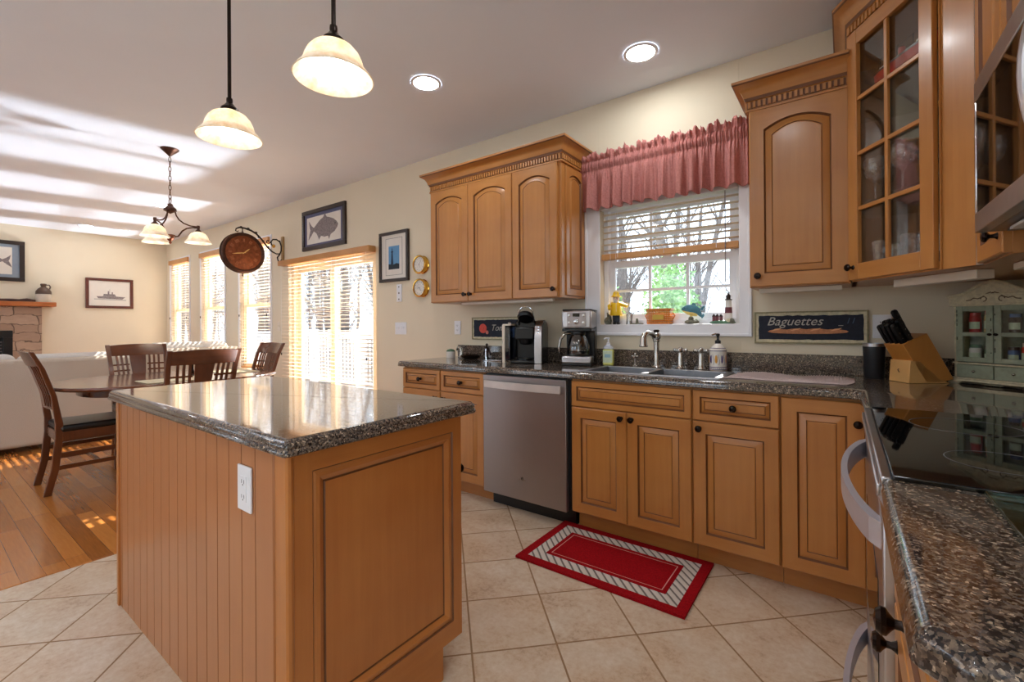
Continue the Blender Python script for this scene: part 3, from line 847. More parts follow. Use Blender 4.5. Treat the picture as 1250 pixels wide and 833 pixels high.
# ---- range
rg = thing('range', 'slide-in electric range with black glass cooktop and bowed steel handles', 'range', (.070, 1.808, 0), -PI / 2)
RW = .796
B(.004, RW - .004, .0, .60, .02, .895, steeld).build('body', rg)
ck = MB().box(-.001, RW + .001, -.005, .592, .905, .921, blackg).build('cooktop', rg, bevel=.002, label='black glass cooktop')
bn = MB(); ringm = P('ring_grey', (120, 120, 122), .4)
for cx, cy, r0 in ((.22, .17, .105), (.59, .17, .085), (.22, .44, .085), (.59, .44, .105)):
    bn.lathe([(r0, .9212), (r0, .9215), (r0 - .0015, .9215), (r0 - .0015, .9212)], (cx, cy, 0), 48, ringm, cap=False)
bn.build('burner_rings', ck)
MB().box(0, RW, -.022, -.005, .900, .916, steel).box(0, RW, -.028, -.020, .880, .902, steel).box(.0, RW, -.012, .0, .845, .90, steel).build('front_trim', rg, bevel=.003)
od = MB().box(.004, RW - .004, -.020, .0, .300, .842, steel).build('oven_door', rg, bevel=.004)
B(.12, RW - .12, -.0215, -.019, .40, .68, blackg).build('window_glass', od)
def bow(z, d=.062):
    n = 22; mb = MB(); out = []; inn = []
    for k in range(n + 1):
        t = k / n; x = .028 + (RW - .056) * t
        s = math.sin(PI * t) ** .62
        out.append((x, -.018 - d * s)); inn.append((x + (.014 if t < .5 else -.014) * (1 - s), -.018 - d * s + .013 + .004 * (1 - s)))
    for i in range(n):
        a, b, c, d2 = out[i], out[i + 1], inn[i + 1], inn[i]
        mb.add([(p[0], p[1], zz) for zz in (z - .024, z + .024) for p in (a, b, c, d2)],
               [(0, 1, 5, 4), (1, 2, 6, 5) if i == n - 1 else (0, 1, 2, 3)[::-1], (2, 3, 7, 6), (4, 5, 6, 7), (0, 1, 2, 3)[::-1]], handle_s)
    return mb
bow(.800).build('handle', od)
wdw = MB().box(.004, RW - .004, -.020, .0, .075, .292, steel).build('warming_drawer', rg, bevel=.004)
bow(.235).build('handle', wdw)
B(.02, RW - .02, .04, .5, 0, .03, blackp).build('foot_rail', rg)
# ================================================================ ISLAND
IX0, IX1, IY0, IY1 = -2.503, -1.082, .560, 1.186
isl = thing('kitchen_island', 'maple kitchen island with beadboard side and polished granite top', 'kitchen island', (IX0, IY0, 0))
IW, ID = IX1 - IX0, IY1 - IY0
MB().box(.012, IW - .02, .012, ID - .02, .10, .876, isl_wood).box(.012, IW - .02, .012, ID - .095, 0, .10, isl_wood).build('carcass', isl)
bb = MB(); pts = [(0, 0)]; pitch = .0805; xs = .012
pts = [(.012, .012), (.012, .0)]
x = .035
while x < IW - .10:
    pts += [(x - .0025, 0), (x, .004), (x + .0025, 0)]; x += pitch
pts += [(IW - .075, 0), (IW - .075, .012)]
bb.prism(pts, .0, .876, beadw)
# glaze in the grooves
k = bb.mi(P('bead_groove_glaze', (140, 86, 46), .5))
nv = len(pts)
for i, f in enumerate(bb.f):
    if len(f) == 4:
        q = [bb.v[j] for j in f]
        if any(abs(v[1] - .004) < 1e-6 for v in q): bb.m[i] = k
bb.build('beadboard_panel', isl, smooth=False)
MB().box(-.012, .012, -.008, .04, 0, .876, isl_wood).box(-.006, .012, .04, ID - .02, 0, .876, isl_wood).build('left_end_panel', isl, bevel=.003)
cp = MB().box(IW - .078, IW - .002, -.004, .03, 0, .876, isl_wood)
cp.tube([(IW - .006, .001, 0), (IW - .006, .001, .876)], .011, isl_wood, 10).tube([(IW - .070, -.002, 0), (IW - .070, -.002, .876)], .006, glaze2, 8)
cp.build('corner_post', isl, bevel=.002)
# right end: frame with one large recessed panel; built in plan with rotz = +90
def recessed(w, h, x0, x1, z0, z1, t=.02):
    mb = MB()
    spec = [(0, -t, None), (.004, -t + .005, glaze), (.010, -t + .002, isl_wood), (.020, -t + .001, isl_wood), (.034, -t + .010, isl_wood), (.038, -t + .013, glaze), (.041, -t + .010, glaze)]
    def rg(i, y): return [(x0 + i, y, z0 + i), (x1 - i, y, z0 + i), (x1 - i, y, z1 - i), (x0 + i, y, z1 - i)]
    R_ = [rg(i, y) for i, y, _ in spec]
    outer = [(0, -t, 0), (w, -t, 0), (w, -t, h), (0, -t, h)]; back = [(0, 0, 0), (w, 0, 0), (w, 0, h), (0, 0, h)]
    mb.add(back + outer, [(i, (i + 1) % 4, 4 + (i + 1) % 4, 4 + i) for i in range(4)] + [(3, 2, 1, 0)], isl_wood)
    # stiles full height, rails between (butt joints)
    mb.add([(0, -t, 0), (x0, -t, 0), (x0, -t, h), (0, -t, h)], [(0, 1, 2, 3)], isl_wood)
    mb.add([(x1, -t, 0), (w, -t, 0), (w, -t, h), (x1, -t, h)], [(0, 1, 2, 3)], isl_wood)
    mb.add([(x0, -t, 0), (x1, -t, 0), (x1, -t, z0), (x0, -t, z0)], [(0, 1, 2, 3)], isl_h)
    mb.add([(x0, -t, z1), (x1, -t, z1), (x1, -t, h), (x0, -t, h)], [(0, 1, 2, 3)], isl_h)
    for a in range(len(R_) - 1):
        for j in range(4):
            mb.add([R_[a][j], R_[a][(j + 1) % 4], R_[a + 1][(j + 1) % 4], R_[a + 1][j]], [(0, 1, 2, 3)], spec[a + 1][2] if spec[a + 1][2] is glaze else (isl_h if j in (0, 2) else isl_wood))
    mb.add(R_[-1], [(0, 1, 2, 3)], isl_wood)
    return mb
isl_h = wood('island_maple_crosswise', (196, 128, 66), (166, 98, 46), 0, rough=.3)
recessed(ID - .022, .764, .058, ID - .062, .062, .708).build('end_panel', isl, loc=(IW - .02, .0, .112), rotz=PI / 2)
bp = MB().box(0, ID - .110, -.016, 0, 0, .112, isl_h)
bp.build('base_board', isl, loc=(IW - .02, 0, 0), rotz=PI / 2)
for k in range(3):
    wdt = (IW - .03) / 3
    d = panel_door(wdt - .006, .598, fr=.055).build('door', isl, loc=(.014 + wdt * (k + 1) - .003, ID - .018, .115), rotz=PI); knob_mb(.03, -.02, .55).build('knob', d)
    d = panel_door(wdt - .006, .146, fr=.032, slope=.02).build('drawer', isl, loc=(.014 + wdt * (k + 1) - .003, ID - .018, .718), rotz=PI); knob_mb(wdt / 2, -.02, .073).build('knob', d)
def slab_ring(x0, x1, y0, y1, z0, z1, r=.03):
    prof = [(-.004, z0), (.0, z0 + .003), (.001, z0 + .008), (-.001, z0 + .013), (-.004, z0 + .017), (-.003, z0 + .022), (-.004, z0 + .028), (-.008, z0 + .033), (-.014, z1 - .001), (-.020, z1)]
    mb = MB(); base = []
    for cx, cy, a0 in ((x1 - r, y0 + r, -90), (x1 - r, y1 - r, 0), (x0 + r, y1 - r, 90), (x0 + r, y0 + r, 180)):
        for i in range(5): base.append((cx, cy, R(a0 + 90 * i / 4)))
    n = len(base); k = len(prof)
    for cx, cy, a in base:
        for o, h in prof: mb.v.append((cx + (r + o) * math.cos(a), cy + (r + o) * math.sin(a), h))
    g = mb.mi(gran)
    for i in range(n):
        for j in range(k - 1):
            a = i * k + j; b = ((i + 1) % n) * k + j; mb.f.append((a, b, b + 1, a + 1)); mb.m.append(g)
    mb.f.append(tuple(i * k + k - 1 for i in range(n))); mb.m.append(g); mb.f.append(tuple(i * k for i in range(n))[::-1]); mb.m.append(g)
    return mb
slab_ring(-.040, IW + .037, -.032, ID + .026, .876, .916, .018).build('granite_top', isl, angle=40)

def plate(x, y, z, rotz, label, w=.074, h=.118, kind='outlet', m=plastic):
    t = thing('wall_outlet' if kind == 'outlet' else 'light_switch', label, 'outlet' if kind == 'outlet' else 'light switch', (x, y, z), rotz)
    B(-w / 2, w / 2, -.006, 0, -h / 2, h / 2, m).build('cover_plate', t, bevel=.002)
    if kind == 'outlet':
        s = MB().box(-.017, .017, -.0085, -.005, -.034, .034, m)
        for dz in (-.02, .02):
            s.box(-.008, -.0055, -.0088, -.008, dz - .005, dz + .005, blackp).box(.0055, .008, -.0088, -.008, dz - .005, dz + .005, blackp).box(-.002, .002, -.0088, -.008, dz - .011, dz - .007, blackp)
        s.build('sockets', t)
    else:
        n = max(1, round((w - .02) / .045))
        for i in range(n):
            cx = (i - (n - 1) / 2) * .046
            B(cx - .005, cx + .005, -.016, -.005, -.004, .014, m).build('toggle', t)
    return t
plate(-1.311, IY0 - .001, .746, 0, 'white outlet on the beadboard side of the island', .078, .122)
plate(-3.487, WY, 1.160, 0, 'white triple light switch on the wall right of the patio door', .165, .118, 'switch')
plate(-2.731, WY, 1.165, 0, 'white outlet on the wall above the left end of the worktop', .074, .118)
plate(-1.565, WY, 1.165, 0, 'white outlet partly hidden behind the drip coffee maker', .118, .118)
plate(.150, WY, 1.165, 0, 'white outlet between the bread sign and the knife block', .074, .118)
plate(-5.86, WY, 1.19, 0, 'small white switch on the wall below the hanging clock bracket', .074, .118, 'switch', ivory)
th = thing('thermometer_plate', 'small white plate with three dots below the lighthouse picture', 'wall plate', (-3.50, WY, 1.505))
B(-.035, .035, -.012, 0, -.085, .085, plastic).build('plate', th, bevel=.003)
MB().lathe([(.007, 0), (.007, .003)], (0, -.012, .06), 10, blackp, 'y').lathe([(.009, 0), (.009, .003)], (0, -.012, 0), 10, ink, 'y').lathe([(.007, 0), (.007, .003)], (0, -.012, -.06), 10, blackp, 'y').build('dots', th)

# ================================================================ LAMPS
def shade_prof(r=.130, h=.115, top=.042):
    out = [(top, h), (top + .008, h - .004), (r * .52, h * .86), (r * .64, h * .70), (r * .715, h * .52), (r * .755, h * .36), (r * .77, h * .30), (r * .80, h * .275), (r * .86, h * .20), (r * .94, h * .09), (r * .985, h * .02), (r, 0)]
    inn = [(a - .004, b - .001) for a, b in out[::-1]]
    return out + inn
def pendant(x, y, label):
    t = thing('pendant_lamp', label, 'pendant lamp', (x, y, CEIL), 0, 'pendant lamps over the island')
    MB().lathe([(.062, 0), (.060, -.008), (.045, -.022), (.012, -.030), (.010, -.034)], (0, 0, 0), 24, knobm).build('canopy', t)
    MB().tube([(0, 0, -.03), (0, 0, -.545)], .0075, knobm, 10).lathe([(.012, -.535), (.013, -.545), (.012, -.556), (.016, -.560), (.020, -.566), (.034, -.580), (.036, -.600), (.030, -.602)], (0, 0, 0), 20, knobm).build('rod', t)
    s = MB().lathe(shade_prof(.130, .118, .036), (0, 0, -.712), 36, alab, cap=False).build('glass_shade', t, angle=60)
    MB().lathe([(.012, .06), (.018, .045), (.030, .02), (.032, .0), (.024, -.024), (.001, -.032)], (0, 0, -.662), 16, bulbm).build('bulb', t, label='lit bulb')
    return t
pendant(-2.186, .872, 'frosted glass pendant lamp over the island, the one beside the chandelier')
pendant(-1.380, .872, 'frosted glass pendant lamp over the island, the nearer and larger looking one')

def can_light(x, y, label=None, r=.078, group='recessed ceiling lights'):
    t = thing('recessed_light', label, 'ceiling light', (x, y, CEIL), 0, group)
    MB().lathe([(r + .018, -.001), (r + .016, -.006), (r, -.008), (r - .002, -.003)], (0, 0, 0), 32, white, cap=False).build('trim_ring', t)
    MB().lathe([(r, -.004), (.0005, -.0045)], (0, 0, 0), 32, cank if x > -3.1 else canm, cap=False).build('lens', t, label='glowing lens')
    return t
can_light(-2.134, 1.994, 'recessed ceiling light in front of the three-door wall cabinet')
can_light(-.924, 2.506, 'recessed ceiling light in front of the kitchen window')
can_light(-6.943, 1.994, 'recessed living room ceiling light nearest to the chandelier')
can_light(-9.30, 2.12, 'recessed ceiling light close to the living room corner')
can_light(-9.22, 1.69, 'recessed living room ceiling light above the ship picture')
for x, y in ((-.35, .9), (-.9, -.8), (-2.4, -.9), (-.3, -2.2), (-2.4, -2.4), (-4.6, -1.2), (-6.9, -.6), (-8.9, -.6), (-6.9, -2.4), (-8.9, -2.4)):  # extra lamps added out of view to brighten the room
    can_light(x, y, 'added unseen ceiling light that fills the room from behind the viewpoint')

# chandelier
ch = thing('chandelier', 'bronze three-arm chandelier with frosted glass shades over the dining table', 'chandelier', (-4.70, 1.40, CEIL))
MB().lathe([(.068, 0), (.066, -.006), (.050, -.022), (.024, -.045), (.010, -.060), (.004, -.066)], (0, 0, 0), 24, bronze).build('canopy', ch)
cm = MB()
for k in range(9):
    z = -.072 - .0405 * k; lp = []
    for j in range(12):
        a = 2 * PI * j / 12; u = .009 * math.cos(a); v = .024 * math.sin(a)
        lp.append((u, 0, z - .02 + v) if k % 2 else (0, u, z - .02 + v))
    cm.tube(lp, .0028, bronze, 6, closed=True)
cm.tube([(.026 * math.cos(2 * PI * j / 16), 0, -.450 + .026 * math.sin(2 * PI * j / 16)) for j in range(16)], .0035, bronze, 6, closed=True)
cm.build('chain', ch)
MB().lathe([(.010, -.472), (.020, -.480), (.022, -.492), (.026, -.498), (.044, -.515), (.048, -.535), (.030, -.545), (.012, -.556), (.001, -.562)], (0, 0, 0), 22, bronze).build('hub', ch)
MB().lathe([(.001, -.742), (.036, -.744), (.038, -.752), (.026, -.760), (.030, -.772), (.018, -.790), (.008, -.800), (.012, -.812), (.001, -.826)], (0, 0, 0), 20, copper).build('finial', ch)
toc = math.atan2(1.40, -4.70)            # azimuth of the line from the viewpoint
for k in range(3):
    a = toc - PI / 2 + 2 * PI * k / 3; cx, cy = math.cos(a), math.sin(a); ra = .200
    def q(r, z): return (r * cx, r * cy, z)
    arm = MB().tube([q(.034, -.535), q(.042, -.57), q(.062, -.605), q(.095, -.632), q(.14, -.648), q(ra + .008, -.652)], .006, bronze, 8)
    arm.tube([q(ra, -.66), q(.155, -.662), q(.115, -.675), q(.085, -.70), q(.068, -.73), q(.056, -.75), q(.03, -.758)], .006, bronze, 8)
    arm.lathe([(.011, -.640), (.013, -.655), (.010, -.670), (.012, -.676), (.026, -.690), (.028, -.700)], (ra * cx, ra * cy, 0), 14, bronze)
    am_ = arm.build('arm', ch)
    MB().lathe(shade_prof(.104, .098, .027), (ra * cx, ra * cy, -.795), 30, alab, cap=False).build('glass_shade', am_, angle=60)
    MB().lathe([(.010, .04), (.016, .03), (.024, .01), (.024, -.006), (.001, -.024)], (ra * cx, ra * cy, -.752), 12, bulbm).build('bulb', am_, label='lit bulb')

# ================================================================ VALANCE AND BLINDS
va = thing('window_valance', 'dusty rose ruffled cotton valance over the kitchen window', 'valance', (-1.512, WY - .075, 1.976))
VW = 1.078; NX = 420
rs = random.Random(3)
ph = [rs.uniform(0, 6.28) for _ in range(8)]
def fold(x, z):
    # z: 0 bottom .. .39 top ; deep soft folds below, tight gathers in the rod pocket, ruffle on top
    u = x / VW
    big = .027 * math.sin(2 * PI * 13 * u + 1.6 * math.sin(2 * PI * 2.3 * u + ph[0]) + ph[1]) + .006 * math.sin(2 * PI * 29 * u + ph[2])
    tight = .0045 * math.sin(2 * PI * 62 * u + 2 * math.sin(2 * PI * 5 * u)) + .003 * math.sin(2 * PI * 97 * u + ph[3])
    ruf = .011 * math.sin(2 * PI * 24 * u + 2.2 * math.sin(2 * PI * 3.1 * u + ph[4])) + .004 * math.sin(2 * PI * 71 * u)
    if z < .27: k = 1 - (z / .27) ** 1.6; return big * (.35 + .65 * k) * (1 if z < .2 else (1 - (z - .2) / .07 * .8)) + tight * (z / .27) ** 3 + .010 * max(0, (z - .24) / .03)
    if z < .335: return tight * 1.3 + .010 - .014 * math.sin(PI * (z - .27) / .065)
    return ruf * 1.3 * min(1, (z - .335) / .02) + .010 - .012 * min(1, (z - .335) / .02)
zs = [0, .006, .02, .05, .09, .13, .17, .20, .225, .245, .260, .270, .282, .296, .31, .322, .332, .340, .352, .366, .380]
mb = MB(); n = len(zs)
for i in range(NX + 1):
    x = VW * i / NX
    top = .012 * math.sin(2 * PI * 9 * x + ph[5]) + .008 * math.sin(2 * PI * 23 * x) + .005 * math.sin(2 * PI * 51 * x)
    bot = .009 * math.sin(2 * PI * 13 * x / VW + ph[6])
    for z in zs:
        zz = z + (top if z > .345 else 0) * ((z - .345) / .035 if z > .345 else 0) + bot * max(0, 1 - z / .1)
        mb.v.append((x, fold(x, z), zz))
g = mb.mi(cloth)
for i in range(NX):
    for j in range(n - 1):
        a = i * n + j; mb.f.append((a, a + n, a + n + 1, a + 1)); mb.m.append(g)
for xe in (0, VW):      # returns to the wall
    o = len(mb.v)
    for z in zs: mb.v += [(xe, fold(xe, z), z), (xe, .073, z)]
    for j in range(n - 1): mb.f.append((o + 2 * j, o + 2 * j + 1, o + 2 * j + 3, o + 2 * j + 2)); mb.m.append(g)
fab = mb.build('fabric', va, angle=180); sm = fab.modifiers.new('thickness', 'SOLIDIFY'); sm.thickness = .0012
MB().box(0.004, VW - .004, .012, .016, .292, .318, white).box(.004, .008, .016, .073, .292, .318, white).box(VW - .008, VW - .004, .016, .073, .292, .318, white).build('curtain_rod', va)

def blind(x0, x1, ztop, zbot, y, label, pitch=.042, tilt=-4, width=.034, head=.06, headm=None, valance_out=0.0, railh=.022, name='window_blind', cords=2, tassel=True, topm=None):
    t = thing(name, label, 'window blind', (x0, y, zbot))
    W_ = x1 - x0; H_ = ztop - zbot
    hm = headm or oakblind
    MB().box(-valance_out, W_ + valance_out, -.045 - valance_out * .6, .035, H_ - head, H_, topm or hm).build('headrail', t, bevel=.004)
    s = MB(); z = H_ - head - .03; ca, sa = math.cos(R(tilt)), math.sin(R(tilt)); hw = width / 2; cs = []
    while z > railh + .012:
        pts = [(-hw * ca, z + hw * sa), (0, z + .003), (hw * ca, z - hw * sa), (hw * ca + .0008, z - hw * sa + .0026), (0, z + .0056), (-hw * ca, z + hw * sa + .0026)]
        s.prism([(p[0], p[1]) for p in pts], 0.003, W_ - .003, slatm, 'x'); z -= pitch
    s.build('slats', t, smooth=False)
    MB().box(.002, W_ - .002, -.026, .026, 0, railh, hm).build('bottom_rail', t, bevel=.004)
    for k in range(cords):
        cx = W_ * (.14 + .72 * k / max(1, cords - 1))
        MB().tube([(cx, -.028, .01), (cx, -.028, H_ - .03)], .0012, white, 5).tube([(cx, .028, .01), (cx, .028, H_ - .03)], .0012, white, 5).build('ladder_cord', t)
    if tassel:
        for cx in (.05, W_ - .05):
            MB().tube([(cx, -.040, H_ - head), (cx, -.040, H_ * .42)], .001, white, 5).lathe([(.003, .02), (.007, .008), (.006, -.008), (.002, -.014)], (cx, -.040, H_ * .42 - .006), 10, knobm).build('pull_cord', t)
    return t
for (x0, x1, z0, z1), lb in zip(WINS, ('wooden slat blind in the tall window next to the living room corner', 'wooden slat blind in the middle tall living room window', 'wooden slat blind in the tall window behind the hanging clock')):
    blind(x0 + .006, x1 - .006, z1 - .002, z0 + .01, WY + .006, lb, pitch=.043, tilt=-4, head=.075)
blind(-5.66, -3.85, 2.00, .02, WY - .060, 'wide wooden slat blind hung over the sliding patio door', pitch=.043, tilt=-4, head=.062, valance_out=.012, cords=4)
kb_ = blind(KW[0] + .008, KW[1] - .008, KW[3] - .004, 1.632, WY + .030, 'half-raised wooden slat blind in the kitchen window', pitch=.0415, tilt=3, head=.04, railh=.040, cords=3, tassel=False, width=.040, topm=white)
MB().tube([(.07, -.03, .35), (.07, -.03, -.32)], .001, white, 5).tube([(.11, -.03, .35), (.11, -.03, -.36)], .001, white, 5).build('pull_cord', kb_)
MB().tube([(.80, -.03, .35), (.80, -.032, -.20)], .003, ink, 6).build('tilt_wand', kb_)
# ================================================================ DINING SET
def make_chair(label, loc, rotz):
    t = thing('dining_chair', label, 'chair', loc, rotz)
    # local: faces +Y, back at -Y
    def post(s): return [(s * .195, -.265, 0), (s * .197, -.225, .18), (s * .20, -.205, .40), (s * .203, -.205, .50), (s * .209, -.232, .70), (s * .217, -.290, .90), (s * .222, -.345, 1.02)]
    def pz(z):
        P_ = post(1)
        for a, b in zip(P_, P_[1:]):
            if a[2] <= z <= b[2]:
                u = (z - a[2]) / (b[2] - a[2]); return a[0] + (b[0] - a[0]) * u, a[1] + (b[1] - a[1]) * u
        return P_[-1][:2]
    for s in (-1, 1):
        P_ = post(s); mb = MB(); vs = []
        for i, p in enumerate(P_):
            dy = .021 if i < 4 else .019 - .001 * i
            for a, b in ((-.016, -dy), (.016, -dy), (.016, dy), (-.016, dy)): vs.append((p[0] + a, p[1] + b, p[2]))
        fs = [(i * 4 + j, i * 4 + (j + 1) % 4, i * 4 + 4 + (j + 1) % 4, i * 4 + 4 + j) for i in range(len(P_) - 1) for j in range(4)] + [(3, 2, 1, 0), tuple(len(vs) - 4 + j for j in range(4))]
        mb.add(vs, fs, walnut); mb.build('rear_post', t, bevel=.004, angle=60)
        MB().prism([(s * .20 - .019, .185), (s * .20 + .019, .185), (s * .20 + .019, .223), (s * .20 - .019, .223)], 0, .42, walnut).build('front_leg', t, bevel=.004)
    def rail(z0, z1, th=.011, curve=.022, ext=0.0):
        mb = MB(); n = 10; vs = []
        for i in range(n + 1):
            u = -1 + 2 * i / n
            for z in (z0, z1):
                px, py = pz(z)
                for s in (-1, 1): vs.append((u * (px + ext), py - curve * (1 - u * u) + s * th, z + (.012 * (1 - u * u) * (1 if z == z1 and z > .9 else 0))))
        fs = []
        for i in range(n):
            a = i * 4
            fs += [(a, a + 4, a + 6, a + 2), (a + 1, a + 3, a + 7, a + 5), (a + 2, a + 6, a + 7, a + 3), (a, a + 1, a + 5, a + 4)]
        fs += [(0, 2, 3, 1), (n * 4, n * 4 + 1, n * 4 + 3, n * 4 + 2)]
        return mb.add(vs, fs, walnut_h)
    rail(.915, 1.012, curve=.030).build('top_rail', t, bevel=.003, angle=50)
    rail(.60, .645, curve=.018).build('lower_rail', t, bevel=.003, angle=50)
    def slatv(x0, x1, z0, z1, w0, w1, th=.006):
        mb = MB(); vs = []; n = 6
        for i in range(n + 1):
            u = i / n; z = z0 + (z1 - z0) * u; cx = x0 + (x1 - x0) * u; hw = (w0 + (w1 - w0) * u) / 2
            py = pz(z)[1] - .022 * (1 - (cx / .21) ** 2) - .004
            for a, b in ((-hw, -th), (hw, -th), (hw, th), (-hw, th)): vs.append((cx + a, py + b, z))
        fs = [(i * 4 + j, i * 4 + (j + 1) % 4, i * 4 + 4 + (j + 1) % 4, i * 4 + 4 + j) for i in range(n) for j in range(4)]
        return mb.add(vs, fs, walnut)
    slatv(0, 0, .62, .93, .085, .130).build('center_splat', t, bevel=.002)
    for s in (-1, 1):
        g = MB()
        for a, b in ((.078, .092), (.112, .128), (.148, .164)):
            q = slatv(s * a, s * b, .62, .93, .016, .016); g.add(q.v, q.f, walnut)
        for z in (.72, .775, .83):
            vs = []
            for u in (.070, .125, .205):
                py = pz(z)[1] - .022 * (1 - (u / .21) ** 2) - .004
                for a, b in ((-.005, -.007), (.005, -.007), (.005, .007), (-.005, .007)): vs.append((s * u, py + a, z + b))
            g.add(vs, [(i * 4 + j, i * 4 + (j + 1) % 4, i * 4 + 4 + (j + 1) % 4, i * 4 + 4 + j) for i in range(2) for j in range(4)], walnut_h)
        g.build('lattice', t, smooth=False)
    mb = MB().box(-.19, .19, .190, .214, .37, .44, walnut_h).box(-.19, .19, -.215, -.195, .37, .44, walnut_h).box(-.214, -.190, -.2, .2, .37, .44, walnut).box(.190, .214, -.2, .2, .37, .44, walnut)
    mb.build('seat_frame', t, bevel=.003)
    MB().box(-.222, .222, -.205, .235, .435, .485, leather).build('seat_cushion', t, bevel=.020, seg=4, label='black leather seat pad')
    for s in (-1, 1): MB().box(s * .20 - .009, s * .20 + .009, -.22, .20, .17, .20, walnut).box(s * .20 - .009, s * .20 + .009, -.21, .20, .26, .29, walnut).build('side_stretcher', t, bevel=.002)
    MB().box(-.19, .19, .0, .02, .175, .20, walnut_h).build('cross_stretcher', t, bevel=.002)
    return t
make_chair('dark wooden lattice-back chair with black seat at the left end of the table', (-4.725, .885, 0), 0)
make_chair('dark wooden lattice-back chair on the sofa side of the dining table', (-5.275, 1.395, 0), -PI / 2)
make_chair('dark wooden lattice-back chair with its back to the island', (-4.090, 1.33, 0), PI / 2)
make_chair('dark wooden lattice-back chair at the patio-door end of the table', (-4.770, 1.955, 0), PI)
tb = thing('dining_table', 'oval dark cherry pedestal dining table between the island and sofa', 'table', (-4.76, 1.44, 0))
def oval(ax, ay, n=2.5, K=56):
    out = []
    for k in range(K):
        a = 2 * PI * k / K; c, s = math.cos(a), math.sin(a)
        out.append((ax * math.copysign(abs(c) ** (2 / n), c), ay * math.copysign(abs(s) ** (2 / n), s)))
    return out
mb = MB(); lv = [(-.03, .722), (-.006, .728), (0, .738), (-.004, .750), (-.012, .754)]
K = 56
for o_, h in lv:
    for x, y in oval(.62 + o_, .80 + o_): mb.v.append((x, y, h))
g = mb.mi(walnut_h)
for i in range(len(lv) - 1):
    for j in range(K):
        a = i * K + j; b = i * K + (j + 1) % K; mb.f.append((a, b, b + K, a + K)); mb.m.append(g)
mb.f.append(tuple((len(lv) - 1) * K + j for j in range(K))); mb.m.append(g); mb.f.append(tuple(range(K))[::-1]); mb.m.append(g)
mb.build('tabletop', tb, angle=50)
MB().prism(oval(.46, .62), .66, .722, walnut_h).build('apron', tb)
MB().lathe([(.06, .66), (.075, .60), (.05, .50), (.085, .36), (.10, .25), (.07, .16), (.06, .10)], (0, 0, 0), 24, walnut).build('pedestal', tb)
for k in range(4):
    a = PI / 4 + PI / 2 * k
    MB().tube([(.04 * math.cos(a), .04 * math.sin(a), .16), (.2 * math.cos(a), .2 * math.sin(a), .10), (.34 * math.cos(a), .34 * math.sin(a), .035), (.40 * math.cos(a), .40 * math.sin(a), .027)], [.045, .036, .030, .027], walnut, 10).build('foot', tb)
for (x, y, rz, lb) in ((-4.42, 1.33, PI / 2, 'cream placemat on the table in front of the chair nearest the island'), (-4.76, 1.92, 0, 'cream placemat on the patio-door end of the table')):
    t = MB(); t.box(-.21, .21, -.15, .15, .0005, .004, cream)
    o = t.build('placemat', None, loc=(x, y, .7545), rotz=rz, bevel=.001); tag(o, lb, 'placemat')
o = thing('pepper_mill', 'small dark pepper mill standing on the dining table', 'pepper mill', (-4.90, 1.62, .7545))
MB().lathe([(.024, 0), (.026, .01), (.018, .03), (.014, .07), (.020, .10), (.022, .115)], (0, 0, 0), 16, knobm).build('body', o)
MB().lathe([(.018, .116), (.021, .125), (.015, .14), (.006, .15), (.008, .158), (.001, .162)], (0, 0, 0), 16, chrome).build('cap', o)

# ================================================================ SOFAS
def rbox(x0, x1, y0, y1, z0, z1, m, r): 
    return MB().box(x0, x1, y0, y1, z0, z1, m)
sf = thing('sofa', 'large beige linen sofa with its back towards the dining table', 'sofa', (-6.30, -.95, 0))
L = 2.55
rbox(-.90, -.20, .12, L - .12, .08, .30, linen, .02).build('base', sf, bevel=.03, seg=3)
rbox(-.20, 0, 0, L, .05, .885, linen, .03).build('back', sf, bevel=.035, seg=4)
for a in (0, L - .17): rbox(-.92, -.15, a, a + .17, .05, .64, linen, .03).build('arm', sf, bevel=.05, seg=4)
for k in range(3):
    a = .17 + k * (L - .34) / 3; b = a + (L - .34) / 3 - .01
    rbox(-.92, -.30, a, b, .30, .47, linen2, .04).build('seat_cushion', sf, bevel=.05, seg=4)
    c_ = MB().box(-.40, -.17, a, b, .47, .945 - .012 * k, linen2); c_.build('back_cushion', sf, bevel=.07, seg=5)
for x in (-.85, -.06):
    for y in (.06, L - .06): MB().lathe([(.022, 0), (.028, .05)], (x, y, 0), 12, walnut).build('foot', sf)
s2 = thing('armchair', 'pale linen armchair with striped sunlight on it, beside the tall windows', 'armchair', (-6.45, 1.70, 0))
rbox(-.80, -.18, .0, 1.02, .08, .30, linen, .02).build('base', s2, bevel=.03, seg=3)
MB().box(-.22, 0, 0, 1.02, .05, .93, linen).build('back', s2, bevel=.07, seg=5)
for a in (0, .86): rbox(-.85, -.15, a, a + .16, .05, .63, linen, .03).build('arm', s2, bevel=.05, seg=4)
MB().box(-.82, -.30, .17, .85, .30, .48, linen2).build('seat_cushion', s2, bevel=.05, seg=4)
MB().box(-.42, -.18, .08, .94, .46, 1.00, linen2).build('back_cushion', s2, bevel=.09, seg=5)
for x in (-.75, -.06):
    for y in (.08, .94): MB().lathe([(.022, 0), (.028, .05)], (x, y, 0), 12, walnut).build('foot', s2)

